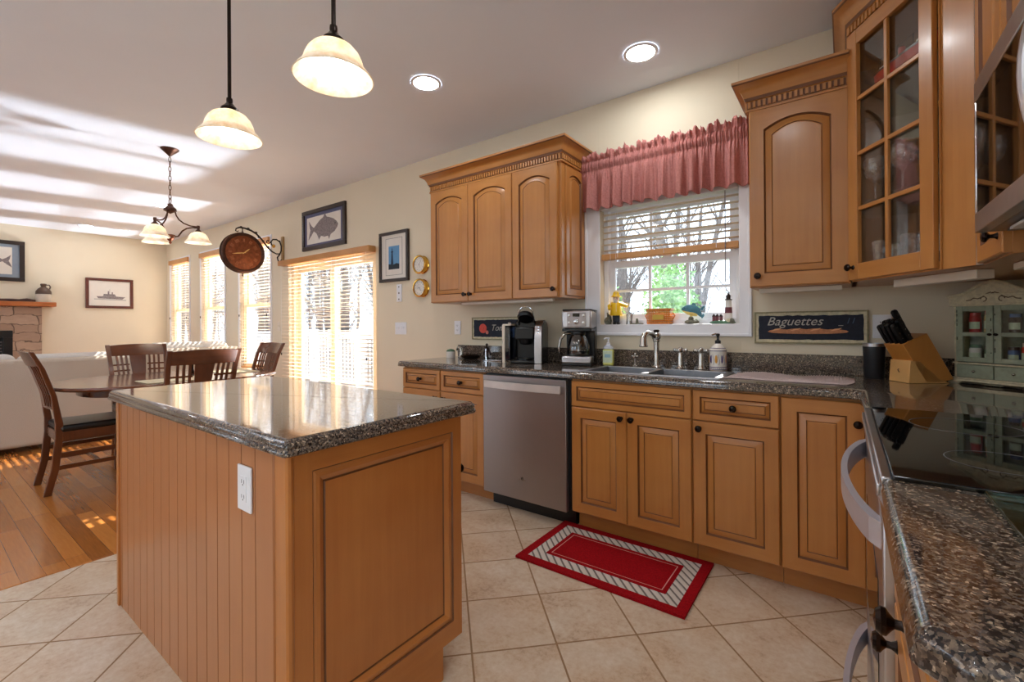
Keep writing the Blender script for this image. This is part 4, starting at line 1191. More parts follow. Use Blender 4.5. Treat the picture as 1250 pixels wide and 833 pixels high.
# ================================================================ FIREPLACE WALL
fp = thing('fireplace', 'ledge-stone fireplace with a black firebox insert on the far wall', 'fireplace', (LX + .003, 0, 0))
MB().box(0, .13, -.72, .76, 1.155, 1.51, stonem).box(0, .13, .995, 1.295, 0, 1.155, stonem).box(0, .13, -.72, -.60, 0, 1.155, stonem).box(0, .13, .76, .995, 1.155, 1.51, stonem).box(0, .13, .995, 1.295, 1.155, 1.51, stonem).build('stone_surround', fp, smooth=False)
ins_ = MB().box(.0, .150, -.60, .995, 1.05, 1.155, blackp).box(0, .150, .90, .995, 0, 1.05, blackp).box(0, .150, -.60, -.50, 0, 1.05, blackp).box(0, .02, -.5, .9, 0, 1.05, blackp)
ins_.build('firebox', fp, bevel=.004)
gr = MB()
for k in range(9): gr.box(.10, .115, -.5, .9, .62 + k * .045, .632 + k * .045, ink)
gr.build('louvre', fp)
mt = MB().box(0, .24, -.80, 1.440, 1.512, 1.580, mantelwood).build('mantel_shelf', None, loc=(LX, 0, 0), bevel=.008)
tag(mt, 'thick honey-brown wooden mantel shelf above the stone fireplace', 'shelf')
jg = thing('stoneware_jug', 'brown and cream stoneware jug at the right end of the mantel', 'jug', (LX + .13, 1.315, 1.581))
MB().lathe([(.001, .0), (.082, .0), (.088, .01), (.090, .12)], (0, 0, 0), 26, jugm).lathe([(.090, .12), (.086, .165), (.062, .205), (.036, .225), (.026, .24), (.034, .255), (.036, .275), (.030, .282), (.024, .262)], (0, 0, 0), 26, rooster, cap=False).build('body', jg)
MB().tube([(0, .028, .262), (0, .060, .265), (0, .075, .235), (0, .066, .200)], .009, rooster, 8).build('handle', jg)
dk = MB()
dk.lathe([(.001, -.30), (.022, -.26), (.026, -.1), (.032, .0), (.026, .10), (.045, .18), (.020, .27), (.001, .31)], (0, 0, 0), 12, P('dark_driftwood', (66, 42, 34), .7, var=.4), 'y')
for i, v in enumerate(dk.v): dk.v[i] = (v[0], -v[1], max(0, (v[2] + .02) * .8))
o = dk.build('driftwood', None, loc=(LX + .13, .96, 1.581)); tag(o, 'dark flat piece of driftwood lying on the mantel beside the jug', 'driftwood')

def picture(name, label, loc, rotz, w, h, fw_, fm, mm, mw_, art=None, t=.028):
    r = thing(name, label, 'picture', loc, rotz)
    MB().box(-w / 2, w / 2, -t, 0, -h / 2, -h / 2 + fw_, fm).box(-w / 2, w / 2, -t, 0, h / 2 - fw_, h / 2, fm).box(-w / 2, -w / 2 + fw_, -t, 0, -h / 2 + fw_, h / 2 - fw_, fm).box(w / 2 - fw_, w / 2, -t, 0, -h / 2 + fw_, h / 2 - fw_, fm).build('frame', r, bevel=.003)
    B(-w / 2 + fw_ - .002, w / 2 - fw_ + .002, -t * .45, -.001, -h / 2 + fw_ - .002, h / 2 - fw_ + .002, mm).build('mat_board', r, smooth=False)
    y = -t * .45
    if art: art(r, y)
    return r
def flat(pts, y, m, d=.0012): return MB().prism(pts, y - d, y, m, 'y')
def fish_pts(L_, hgt, flip=1):
    up_ = [(.5, .02), (.44, .16), (.34, .30), (.20, .40), (.12, .44), (.06, .62), (.0, .46), (-.12, .36), (-.24, .20), (-.33, .07), (-.42, .22), (-.5, .42), (-.47, .10), (-.45, 0)]
    dn = [(-.48, -.16), (-.52, -.44), (-.42, -.26), (-.33, -.07), (-.22, -.22), (-.14, -.50), (-.08, -.34), (.04, -.42), (.16, -.40), (.20, -.56), (.25, -.36), (.38, -.26), (.46, -.12)]
    return [(x * L_ * flip, z * hgt) for x, z in up_ + dn]
def art_fish(r, y):
    B(-.345, .345, y - .001, y, -.165, .150, paper).build('print_paper', r, smooth=False)
    f = flat([(x + .0, z + .0) for x, z in fish_pts(.60, .26)], y - .001, ink)
    f.add([], [], ink)
    f.lathe([(.010, 0), (.010, .001)], (.24, y - .0022, .02), 10, blackp, 'y').build('fish_drawing', r, smooth=False)
picture('fish_picture', 'black framed fish print with a slate mat above the patio door', (-4.812, WY - .001, 2.320), 0, .880, .470, .045, frameblk, matblue, .06, art_fish)
def art_tail(r, y):
    B(-.26, .26, y - .001, y, -.20, .20, paper).build('print_paper', r, smooth=False)
    flat([(x, z) for x, z in fish_pts(.50, .22, -1)], y - .001, ink).build('fish_drawing', r, smooth=False)
picture('fish_picture', 'large black framed fish print hanging above the mantel shelf', (LX + .001, .745, 2.185), PI / 2, .78, .60, .055, frameblk, P('grey_mat', (138, 150, 164), .8), .06, art_tail)
def art_ship(r, y):
    B(-.245, .245, y - .001, y, -.180, .180, paper).build('print_paper', r, smooth=False)
    mb = flat([(-.17, -.05), (-.15, -.085), (.16, -.095), (.20, -.055), (.05, -.045)], y - .001, ink)
    mb.prism([(-.09, -.045), (-.08, -.01), (.06, -.01), (.08, -.045)], y - .0022, y - .001, ink, 'y').prism([(-.03, -.01), (-.028, .04), (-.012, .04), (-.01, -.01)], y - .0022, y - .001, ink, 'y')
    mb.prism([(.02, -.01), (.022, .025), (.036, .025), (.038, -.01)], y - .0022, y - .001, ink, 'y').prism([(-.005, .0), (-.005, .075), (-.002, .075), (-.002, .0)], y - .0022, y - .001, ink, 'y')
    mb.prism([(-.20, -.09), (-.20, -.105), (.21, -.115), (.21, -.10)], y - .0022, y - .001, P('pale_ink', (180, 178, 172), .8), 'y')
    mb.build('ship_drawing', r, smooth=False)
picture('ship_picture', 'mahogany framed ship drawing on the wall right of the fireplace', (LX + .001, 2.113, 1.760), PI / 2, .612, .497, .042, framered, paper, .05, art_ship)
def art_light(r, y):
    mb = MB()
    for a, b, c, d in ((-.125, .125, .180, .183), (-.125, .125, -.183, -.180)): mb.box(a, b, y - .0012, y, c, d, frameblk)
    for a, b in ((-.125, -.122), (.122, .125)): mb.box(a, b, y - .0012, y, -.183, .183, frameblk)
    mb.build('mat_line', r, smooth=False)
    B(-.080, .080, y - .001, y, -.125, .105, skyblue).build('print_paper', r, smooth=False)
    flat([(-.080, -.125), (.080, -.125), (.080, -.075), (.04, -.068), (.0, -.078), (-.080, -.070)], y - .001, P('dark_shore', (42, 52, 62), .8)).prism([(-.045, -.075), (-.035, .040), (-.042, .042), (-.040, .054), (-.032, .058), (-.030, .078), (-.026, .088), (-.022, .078), (-.020, .058), (-.012, .054), (-.010, .042), (-.017, .040), (-.007, -.075)], y - .0022, y - .001, P('dark_tower', (40, 58, 84), .8), 'y').build('lighthouse_drawing', r, smooth=False)
picture('lighthouse_picture', 'narrow black framed lighthouse print right of the patio door', (-3.570, WY - .001, 1.868), 0, .435, .495, .030, frameblk, paper, .05, art_light)

def wall_clock(z, label, ang_):
    t = thing('brass_wall_clock', label, 'wall clock', (-3.165, WY, z))
    MB().lathe([(.080, 0), (.084, .008), (.076, .016), (.072, .040), (.084, .048), (.086, .056), (.080, .061), (.073, .060), (.070, .052)], (0, 0, 0), 36, brass, 'y', cap=False).build('case', t)
    d = MB().lathe([(.069, .050), (.0005, .0505)], (0, 0, 0), 36, ceram, 'y', cap=False)
    for k in range(12):
        a = PI * k / 6; d.add([(math.sin(a) * r1 + math.cos(a) * o_, -.0515, math.cos(a) * r1 - math.sin(a) * o_) for r1, o_ in ((.050, -.0015), (.050, .0015), (.061, .0015), (.061, -.0015))], [(0, 1, 2, 3)], blackp)
    d.lathe([(.034, .0512), (.034, .0516), (.032, .0516), (.032, .0512)], (0, 0, 0), 24, nickel, 'y', cap=False).build('dial', t, smooth=False)
    h = MB()
    for a, l in ((ang_, .045), (ang_ + 2.2, .032)):
        h.add([(math.sin(a) * r1 + math.cos(a) * o_, -.054, math.cos(a) * r1 - math.sin(a) * o_) for r1, o_ in ((-.01, -.002), (-.01, .002), (l, .001), (l, -.001))], [(0, 1, 2, 3)], blackp)
    h.build('hands', t, smooth=False)
wall_clock(1.752, 'upper of the two round brass clocks beside the wall cabinet', .6)
wall_clock(1.535, 'lower of the two round brass clocks beside the wall cabinet', 2.4)

# double sided station clock on a scrolled bracket
bk = thing('clock_bracket', 'black wrought iron scroll bracket on a tall narrow wooden wall plate', 'bracket', (-5.745, WY, 2.165))
B(-.028, .028, -.022, 0, -.165, .165, P('antique_gold_wood', (168, 134, 84), .5, var=.15)).build('wall_plate', bk, bevel=.010, seg=3)
ir = MB(); Z0 = 0
main = [(0, -.025, -.13), (0, -.045, -.155), (0, -.07, -.145), (0, -.078, -.11), (0, -.05, -.07), (0, -.03, -.02), (0, -.028, .04), (0, -.045, .09), (0, -.085, .115), (0, -.13, .11), (0, -.155, .08), (0, -.15, .045), (0, -.125, .025), (0, -.105, .04)]
ir.tube(main, [.006, .007, .007, .008, .009, .009, .009, .009, .009, .008, .008, .008, .008, .007], iron, 8)
arm = [(0, -.045, -.06), (0, -.09, -.065), (0, -.14, -.045), (0, -.19, -.005), (0, -.235, .05), (0, -.28, .105), (0, -.33, .15), (0, -.39, .18), (0, -.46, .195), (0, -.52, .195), (0, -.555, .175), (0, -.56, .15), (0, -.54, .14), (0, -.53, .155)]
ir.tube(arm, [.008, .008, .009, .010, .010, .010, .011, .012, .011, .010, .008, .007, .006, .005], iron, 8)
ir.tube([(0, -.155, .075), (0, -.18, .05), (0, -.205, .055), (0, -.21, .08), (0, -.19, .09), (0, -.18, .08)], .006, iron, 8)
for p in ((-.42, .20), (-.50, .205), (-.25, .075), (-.33, .165), (-.19, .01), (-.30, .11), (-.05, .10)):
    ir.sphere((0, p[0], p[1]), .012, iron, 8, 6, (.7, 1.3, .8))
ir.build('scroll', bk)
MB().sphere((0, -.122, .028), .022, brass, 12, 8, (1, .9, 1)).build('brass_ball', bk)
ck_ = thing('hanging_clock', 'round copper double-faced clock hanging from the scroll bracket', 'clock', (-5.745, 2.425, 2.345))
MB().tube([(0, 0, .012), (0, 0, -.045)], .006, iron, 8).sphere((0, 0, -.046), .012, iron, 8, 6).build('hook', ck_)
cz = -.285
body = MB().lathe([(.225, -.045), (.236, -.040), (.240, -.028), (.226, -.022), (.226, .022), (.240, .028), (.236, .040), (.225, .045), (.208, .043), (.200, .034)], (0, 0, cz), 48, bronze, 'x', cap=False)
body.lathe([(.200, -.034), (.208, -.043), (.225, -.045)], (0, 0, cz), 48, bronze, 'x', cap=False)
body.build('case', ck_)
handm = P('pale_gilt', (236, 196, 120), .5)
for s in (1, -1):
    dl = MB().lathe([(.203, s * .034), (.17, s * .035), (.165, s * .037), (.0005, s * .037)], (0, 0, cz), 48, copper, 'x', cap=False).build('dial', ck_)
    nm = MB()
    for k in range(12):
        a = PI * k / 6; n = 2 + (k % 3)
        for j in range(n):
            off = (j - (n - 1) / 2) * .012
            q = [(math.sin(a) * r1 + math.cos(a) * (off + o_), math.cos(a) * r1 - math.sin(a) * (off + o_)) for r1, o_ in ((.130, -.0025), (.130, .0025), (.168, .0032), (.168, -.0032))]
            nm.prism(q, s * .0365, s * .0395, P('numeral_copper', (176, 112, 74), .45, .4) if (k == 0 and j == 0 and s == 1) else bpy.data.materials['numeral_copper'], 'x')
    o_s = len(nm.v); nm.xf(Matrix.Translation((0, 0, cz))); nm.build('numerals', dl, smooth=False)
    hd = MB()
    for a, l, w2 in ((-1.75, .135, .006), (.85, .085, .007)):
        aa = a * s
        q = [(math.sin(aa) * r1 + math.cos(aa) * o_, math.cos(aa) * r1 - math.sin(aa) * o_) for r1, o_ in ((-.02, -w2 * .5), (-.02, w2 * .5), (l * .6, w2), (l, 0), (l * .6, -w2))]
        hd.prism(q, s * .041, s * .044, handm, 'x')
    hd.xf(Matrix.Translation((0, 0, cz))).build('hands', dl, smooth=False)
MB().lathe([(.012, -.245), (.006, -.255), (.010, -.265), (.001, -.28)], (0, 0, cz), 12, bronze).lathe([(.020, .236), (.012, .246), (.006, .262)], (0, 0, cz), 12, bronze).build('finial', ck_)
# bracket hook loop touches the clock hook

# ================================================================ FLOOR RUG
def rug():
    r = thing('kitchen_rug', 'red and white bordered rectangular rug in front of the sink', 'rug', (-.940, 2.113, 0))
    w, h = .835, .505; T_ = .011
    def frame(mb, o, i, z0, z1, m):
        mb.box(-w / 2 + o, w / 2 - o, -h / 2 + o, -h / 2 + i, z0, z1, m).box(-w / 2 + o, w / 2 - o, h / 2 - i, h / 2 - o, z0, z1, m)
        mb.box(-w / 2 + o, -w / 2 + i, -h / 2 + i, h / 2 - i, z0, z1, m).box(w / 2 - i, w / 2 - o, -h / 2 + i, h / 2 - i, z0, z1, m)
    frame(MB(), 0, .045, 0, T_, redrug)
    a = MB(); frame(a, 0, .045, .0005, T_ + .001, redrug); a.build('red_border', r, smooth=False)
    a = MB(); frame(a, .045, .112, .0005, T_ - .001, weave); a.build('white_band', r, smooth=False)
    a = MB(); frame(a, .112, .132, .0005, T_ + .001, redrug); a.box(-w / 2 + .137, w / 2 - .137, -h / 2 + .137, h / 2 - .137, .0005, T_ + .001, redrug); a.build('red_field', r, smooth=False)
    a = MB(); frame(a, .132, .137, .0005, T_, P('rug_thin_line', (216, 150, 140), .9)); a.build('thin_line', r, smooth=False)
rug()
# ================================================================ ON THE WORKTOP
CT = .9145
kr = thing('pod_coffee_brewer', 'black and silver pod coffee brewer with its lid raised', 'coffee brewer', (-1.855, 2.705, CT), R(22))
MB().box(-.095, .085, -.13, .13, 0, .022, blackp).build('base', kr, bevel=.008)
MB().box(-.085, .080, .0, .13, .022, .30, blackp).build('tower', kr, bevel=.012)
# silver curved right side shell
sh = MB(); prof = [(-.13, 0), (.13, 0), (.13, .25), (.10, .285), (.05, .300), (-.02, .297), (-.075, .28), (-.105, .25), (-.118, .20), (-.125, .10)]
sh.prism([(p[0], p[1]) for p in prof], .080, .132, P('graphite_shell', (64, 68, 74), .25, .5), 'x')
sh.build('side_shell', kr, bevel=.010, seg=3)
MB().prism([(-.132, .0), (-.128, .10), (-.121, .20), (-.107, .255), (-.076, .287), (-.020, .303), (.02, .306), (.02, .298), (-.02, .296), (-.074, .279), (-.10, .25), (-.114, .20), (-.121, .10), (-.125, 0)], .078, .130, steel, 'x').build('silver_front', kr, bevel=.003)
bt = MB()
for k, z in enumerate((.215, .235, .255)): bt.lathe([(.006, 0), (.006, .004), (.001, .005)], (.104, -.117 + k * .005, z), 10, chrome, 'y')
bt.build('button', kr)
MB().box(-.07, .075, -.11, .02, .165, .255, blackp).lathe([(.038, .13), (.052, .165), (.052, .20)], (.0, -.05, 0), 22, blackp).build('brew_head', kr, bevel=.012)
lid = MB().lathe([(.001, .030), (.040, .028), (.058, .012), (.062, -.004), (.050, -.018), (.001, -.020)], (0, 0, 0), 22, blackp)
lid.xf(Matrix.Translation((0, -.045, .325)) @ Matrix.Rotation(R(-38), 4, 'X')); lid.build('lid', kr)
MB().tube([(-.058, .0, .27), (-.056, -.03, .325), (-.050, -.040, .372), (-.026, -.045, .398), (.026, -.045, .398), (.050, -.040, .372), (.056, -.03, .325), (.058, .0, .27)], .0065, chrome, 8).build('lid_handle', kr)
MB().lathe([(.052, .022), (.056, .026), (.056, .034), (.0005, .034)], (0, -.075, 0), 20, blackp).build('drip_tray', kr)
wt = MB().box(-.150, -.098, -.105, .12, .018, .265, tankm).build('water_tank', kr, bevel=.012, seg=3, label='clear water tank')
B(-.144, -.104, -.099, .114, .022, .185, P('tank_water', (44, 56, 78), .1)).build('water', wt)
MB().box(-.158, -.138, -.112, -.098, .0, .272, ivory).box(-.156, -.094, -.11, .125, .265, .278, ivory).lathe([(.012, .278), (.014, .288), (.001, .294)], (-.126, -.02, 0), 14, chrome).build('tank_frame', kr, bevel=.003)
# small rack left of the brewer
ra = thing('paper_holder', 'small chrome rack standing left of the pod brewer', 'rack', (-2.135, 2.690, CT))
MB().box(-.075, .085, -.045, .045, 0, .007, chrome).tube([(-.07, -.03, .005), (-.07, -.03, .092)], .006, chrome, 10).tube([(.07, .03, .005), (.07, .03, .06)], .005, chrome, 8).build('rack', ra, bevel=.002)

pot = thing('candle_pot', 'small white lidded pot at the left end of the worktop', 'pot', (-2.650, 2.735, CT))
MB().lathe([(.001, 0), (.034, 0), (.038, .006), (.038, .052), (.034, .054)], (0, 0, 0), 22, ceram).build('body', pot)
MB().lathe([(.036, .054), (.038, .058), (.026, .070), (.008, .074), (.001, .076)], (0, 0, 0), 22, green).build('lid', pot)
bowlt = thing('pewter_figurine', 'small curled pewter figurine beside the white lidded pot', 'figurine', (-2.555, 2.765, CT))
MB().lathe([(.001, 0), (.030, 0), (.032, .01), (.020, .02), (.016, .05)], (0, 0, 0), 16, nickel).tube([(0, 0, .045), (-.01, 0, .075), (-.035, 0, .085), (-.05, 0, .065), (-.038, 0, .05)], [.016, .018, .016, .011, .006], nickel, 10).build('body', bowlt)
tray = thing('spoon_rest', 'dark oval tray on the worktop under the tomato sign', 'tray', (-2.41, 2.715, CT))
MB().lathe([(.001, .002), (.055, .002), (.070, .012), (.082, .032), (.078, .034), (.066, .016), (.001, .008)], (0, 0, 0), 26, knobm, cap=False).build('dish', tray)
fg = thing('iron_figurine', 'small black iron figurine standing between the tray and rack', 'figurine', (-2.288, 2.77, CT))
MB().lathe([(.001, 0), (.030, 0), (.026, .010), (.012, .018), (.010, .05), (.018, .062), (.020, .085), (.010, .098), (.008, .108), (.012, .118), (.001, .128)], (0, 0, 0), 16, iron).tube([(0, 0, .08), (.03, 0, .06), (.034, 0, .03)], .006, iron, 8).tube([(0, 0, .08), (-.03, 0, .055), (-.036, 0, .035)], .006, iron, 8).build('body', fg)

# drip coffee maker
cmk = thing('drip_coffee_maker', 'stainless and black drip coffee maker with a glass carafe', 'coffee maker', (-1.447, 2.735, CT), R(16))
w2 = .098
MB().box(-w2, w2, -.105, .12, 0, .018, blackp).box(-w2, w2, .035, .12, .018, .37, blackp).box(-w2, w2, -.09, .12, .225, .245, blackp).box(-w2 + .002, w2 + .002, -.09, .12, .362, .372, blackp).build('body', cmk, bevel=.006)
MB().box(-w2 - .001, w2 + .001, -.110, .0, .014, .062, steel).build('base_band', cmk, bevel=.010, seg=3)
hdp = MB().box(-w2, w2, -.100, .118, .244, .363, steel).build('head', cmk, bevel=.012, seg=3)
cp_ = MB().box(-.060, .066, -.1045, -.099, .258, .350, P('panel_grey', (160, 150, 148), .3, .8)).box(-.022, .024, -.107, -.104, .322, .344, blackg)
cp_.build('control_panel', hdp, bevel=.002)
MB().lathe([(.015, 0), (.015, .012), (.012, .014), (.001, .014)], (.002, -.104, .290), 20, chrome, 'y').build('dial', hdp)
for x in (-.045, .050):
    for z in (.283, .330): MB().lathe([(.009, 0), (.009, .003), (.001, .004)], (x, -.104, z), 14, nickel, 'y').build('button', hdp)
cf = MB().lathe([(.030, .064), (.070, .066), (.076, .085), (.074, .13), (.062, .175), (.046, .200), (.044, .215)], (0, -.030, 0), 28, carafe, cap=False).build('carafe', cmk)
MB().lathe([(.047, .203), (.050, .212), (.048, .222), (.001, .223)], (0, -.030, 0), 24, blackp).build('lid', cf)
MB().lathe([(.001, .066), (.066, .067), (.072, .085), (.071, .098), (.001, .098)], (0, -.030, 0), 24, P('black_coffee', (20, 12, 8), .1)).lathe([(.0755, .098), (.0757, .104)], (0, -.030, 0), 24, nickel, cap=False).build('coffee', cf)
MB().tube([(-.052, -.045, .212), (-.085, -.062, .210), (-.112, -.075, .175), (-.122, -.080, .120), (-.118, -.078, .082)], [.010, .011, .011, .010, .007], nickel, 10, flat=1.3).build('handle', cf)

# soap bottle
sb = thing('dish_soap_bottle', 'clear pump bottle of yellow soap beside the coffee maker', 'soap bottle', (-1.262, 2.790, CT), R(10))
MB().box(-.034, .034, -.022, .022, 0, .105, soapy).prism([(-.034, .105), (.034, .105), (.030, .120), (.014, .135), (-.014, .135), (-.030, .120)], -.021, .021, P('clear_bottle', (206, 212, 226), .1), 'y').build('bottle', sb, bevel=.008, seg=3)
MB().box(-.031, .031, -.0228, -.0218, .018, .098, labelm).box(-.020, .020, -.0234, -.0226, .052, .074, P('label_blue', (150, 190, 200), .5)).build('label', sb)
MB().lathe([(.013, .134), (.013, .148), (.006, .150), (.005, .172), (.009, .176), (.009, .184), (.001, .186)], (0, 0, 0), 14, plastic).tube([(0, 0, .180), (-.012, -.02, .180), (-.02, -.036, .174)], .005, plastic, 8).build('pump', sb)
# faucet set
fc = thing('kitchen_faucet', 'satin nickel gooseneck faucet behind the sink', 'faucet', (-.938, 2.780, CT))
MB().lathe([(.028, 0), (.030, .006), (.022, .014), (.018, .022), (.0165, .10), (.0175, .160), (.022, .166), (.022, .172)], (0, 0, 0), 22, nickel).build('base', fc)
MB().sphere((0, -.002, .195), .029, nickel, 18, 12).lathe([(.012, .215), (.016, .222), (.018, .232), (.012, .236), (.001, .236)], (0, 0, 0), 16, knobm).build('ball_joint', fc)
MB().tube([(0, -.01, .195), (-.012, -.05, .212), (-.022, -.09, .218), (-.030, -.118, .205), (-.034, -.130, .180)], [.016, .015, .015, .017, .018], nickel, 12).lathe([(.016, .190), (.020, .178), (.022, .150), (.026, .138), (.024, .134), (.001, .134)], (-.034, -.131, 0), 18, nickel).build('spout', fc)
sd_ = thing('soap_dispenser', 'small nickel cross-topped dispenser left of the faucet', 'soap dispenser', (-1.075, 2.780, CT))
MB().lathe([(.020, 0), (.020, .005), (.010, .012), (.008, .05), (.012, .058)], (0, 0, 0), 16, nickel).tube([(-.022, 0, .066), (.022, 0, .066)], .007, nickel, 8).tube([(0, -.022, .066), (0, .022, .066)], .007, nickel, 8).lathe([(.007, .06), (.009, .08), (.001, .088)], (0, 0, 0), 12, nickel).build('body', sd_)
for x, lb, tl in ((-.795, 'nickel cross handle tap just right of the faucet', 0.0), (-.678, 'tilted nickel side sprayer between the tap and ceramic dispenser', -.06)):
    t = thing('faucet_handle' if tl == 0 else 'side_sprayer', lb, 'tap', (x, 2.785, CT))
    MB().lathe([(.027, 0), (.028, .006), (.021, .014), (.018, .03), (.0175, .075), (.014, .100)], (0, 0, 0), 20, nickel).build('base', t)
    h = MB().tube([(-.030, 0, .112), (.030, 0, .112)], .010, nickel, 10).tube([(0, -.030, .112), (0, .030, .112)], .010, nickel, 10).sphere((0, 0, .114), .018, nickel, 12, 8)
    for a, b in ((-.032, 0), (.032, 0), (0, -.032), (0, .032)): h.sphere((a, b, .112), .013, nickel, 10, 7)
    h.build('cross_grip', t)
cd = thing('ceramic_dispenser', 'cream ceramic soap dispenser with painted bands and black pump', 'soap dispenser', (-.592, 2.815, CT))
MB().lathe([(.001, 0), (.044, 0), (.047, .004), (.047, .118)], (0, 0, 0), 30, ceram).lathe([(.047, .118), (.044, .124), (.020, .152), (.014, .156)], (0, 0, 0), 30, ceram).build('body', cd)
pb = MB()
for a, b, m in ((.006, .010, purple), (.018, .022, purple), (.112, .116, purple), (.1275, .1305, purple)):
    rr = .0475 if a < .12 else .042
    pb.lathe([(rr - .0002, a), (rr + .0003, (a + b) / 2), (rr - .0002 - (.002 if a > .12 else 0), b)], (0, 0, 0), 30, m, cap=False)
for k in range(26):
    a = 2 * PI * k / 26; pb.sphere((.0472 * math.cos(a), .0472 * math.sin(a), .014), .0018, purple, 6, 4)
for k in range(10):
    a = 2 * PI * k / 10 - 2.2
    pb.sphere((.0470 * math.cos(a), .0470 * math.sin(a), .066), .015, amber if k % 2 else purple, 10, 6, (.12, .5, 1.6) if abs(math.cos(a)) > .7 else (.5, .12, 1.6))
    a += .3; pb.tube([(.0478 * math.cos(a + .1 * math.sin(u)), .0478 * math.sin(a + .1 * math.sin(u)), .034 + .012 * u) for u in range(6)], .0009, purple, 5)
pb.build('painted_pattern', cd)
MB().lathe([(.016, .154), (.016, .172), (.008, .176), (.006, .196), (.012, .204), (.010, .212), (.001, .214)], (0, 0, 0), 16, blackp).tube([(0, 0, .206), (-.012, -.012, .212), (-.028, -.022, .204)], .005, chrome, 8).build('pump', cd)

# drying mat
mat_ = MB(); nx, ny = 150, 14; X0, X1, Y0, Y1 = -.470, .030, 2.420, 2.700
for i in range(nx + 1):
    for j in range(ny + 1):
        u, v = i / nx, j / ny
        x = X0 + (X1 - X0) * u + .012 * math.sin(v * 5) + .05 * (v - .5) * (1 if u < 1 else 1); y = Y0 + (Y1 - Y0) * v + .012 * math.sin(u * 7)
        e = min(u, 1 - u, v, 1 - v)
        z = CT + .0035 + (.010 * (.55 + .45 * math.sin(u * 2 * PI * 46 + 1.2 * math.sin(v * 9))) + .004 * math.sin(u * 11 + v * 6)) * min(1, e * 14)
        mat_.v.append((x, y, max(CT + .003, z)))
g = mat_.mi(matw)
for i in range(nx):
    for j in range(ny): a = i * (ny + 1) + j; mat_.f.append((a, a + ny + 1, a + ny + 2, a + 1)); mat_.m.append(g)
o = mat_.build('drying_mat', None, angle=180); tag(o, 'ribbed pinkish drying mat on the worktop right of the sink', 'drying mat')
s_ = o.modifiers.new('thickness', 'SOLIDIFY'); s_.thickness = .003; s_.offset = -1
# tumbler
tm = thing('steel_tumbler', 'matte black tumbler with steel rim left of the knife block', 'tumbler', (.113, 2.795, CT))
MB().lathe([(.001, 0), (.036, 0), (.038, .004), (.044, .155)], (0, 0, 0), 30, P('matte_black', (20, 22, 28), .45)).build('body', tm)
MB().lathe([(.0442, .155), (.0445, .170), (.042, .171), (.040, .10), (.001, .02)], (0, 0, 0), 30, steel, cap=False).build('rim', tm)
# corkscrew ring
kb = thing('knife_block', 'slanted wooden knife block on the corner of the worktop', 'knife block', (.258, 2.735, CT), R(34))
bw = .056
blk = MB().prism([(.065, .003), (.118, .018), (.005, .222), (-.100, .172), (-.018, .030), (.0, .003)], -bw, bw, blockwood, 'y').build('block', kb, bevel=.003)
ft = MB()
ft.add([(-.075, -bw, 0), (.10, -bw, 0), (.055, -bw, .02), (-.03, -bw, .100), (-.068, -bw, .100), (-.075, bw, 0), (.10, bw, 0), (.055, bw, .02), (-.03, bw, .100), (-.068, bw, .100)],
       [(0, 1, 2, 3, 4), (9, 8, 7, 6, 5), (0, 4, 9, 5), (4, 3, 8, 9), (0, 5, 6, 1)], P('pale_beech', (222, 170, 104), .4, var=.08))
ft.build('foot', kb, bevel=.002)
MB().tube([(-.0765, -.005, .045), (-.0765, .003, .055), (-.0765, -.003, .060)], .0016, blackp, 5).build('burned_mark', kb)
# knives: direction along the block axis (up-left)
dv = Vector((-.113, 0, .204)).normalized(); pv = Vector((-.106, 0, -.055)).normalized()
slots = [(.15, -.040, .088), (.15, -.012, .092), (.15, .016, .088), (.15, .042, .084), (.42, -.038, .098), (.42, -.010, .100), (.42, .018, .098), (.42, .044, .092), (.78, .02, .125)]
for i, (s, yy, ln) in enumerate(slots):
    base = Vector((.005, 0, .222)) + Vector((-.105, 0, -.050)) * (1 - s) + Vector((0, yy, 0))
    t = thing('knife', ('single long black-handled knife at the back of the block' if i == 8 else 'black riveted knife handle in the knife block, %s row' % ('lower front' if s < .3 else 'middle')), 'knife', tuple(Vector(kb.location) + Matrix.Rotation(R(34), 3, 'Z') @ base), R(34), None if i == 8 else 'knives in the block, %s row' % ('front' if s < .3 else 'middle'))
    pts = [dv * (-.03), dv * 0, dv * (ln * .4) + pv * .002, dv * (ln * .8), dv * ln, dv * (ln + .006)]
    MB().tube([tuple(p) for p in pts], [.011, .0155, .0145, .016, .0155, .009], blackp, 8, flat=.72).build('handle', t)
    rv = MB()
    for q in (.25, .55, .85): rv.sphere(tuple(dv * (ln * q) + Vector((-.010, 0, -.004))), .0028, chrome, 6, 5).sphere(tuple(dv * (ln * q) + Vector((0, -.0092, 0))), .0025, chrome, 6, 5)
    rv.build('rivet', t)

# spice cabinet
import math as _m
sp_a = R(-40.6)
sp = thing('spice_cabinet', 'distressed green and cream miniature cupboard with glass doors', 'spice cabinet', (.386, 2.794, CT), sp_a)
SW, SD, SH = .300, .086, .355
MB().box(.006, SW - .006, SD - .008, SD, .02, SH, sage).box(.006, .018, .004, SD, .02, SH, cream).box(SW - .018, SW - .006, .004, SD, .02, SH, cream).box(.006, SW - .006, .004, SD, .085, .095, sage).box(.006, SW - .006, .004, SD, .215, .221, sage).box(.006, SW - .006, .004, SD, SH - .014, SH, cream).box(.018, SW - .018, .002, SD, .018, .088, sage).build('case', sp, bevel=.0015)
MB().box(-.008, SW + .008, -.014, SD, .012, .022, cream).box(-.004, SW + .004, -.010, SD, .022, .028, cream).prism([(-.010, .0), (.03, .0), (.05, .012), (.10, .012), (.12, .004), (.18, .004), (.20, .012), (.25, .012), (.27, 0), (SW + .010, 0), (SW + .006, .014), (-.006, .014)], -.012, .006, cream, 'y').build('plinth', sp, bevel=.0015)
MB().box(.004, SW - .004, -.006, .004, .088, .094, cream).build('trim_strip', sp, bevel=.001)
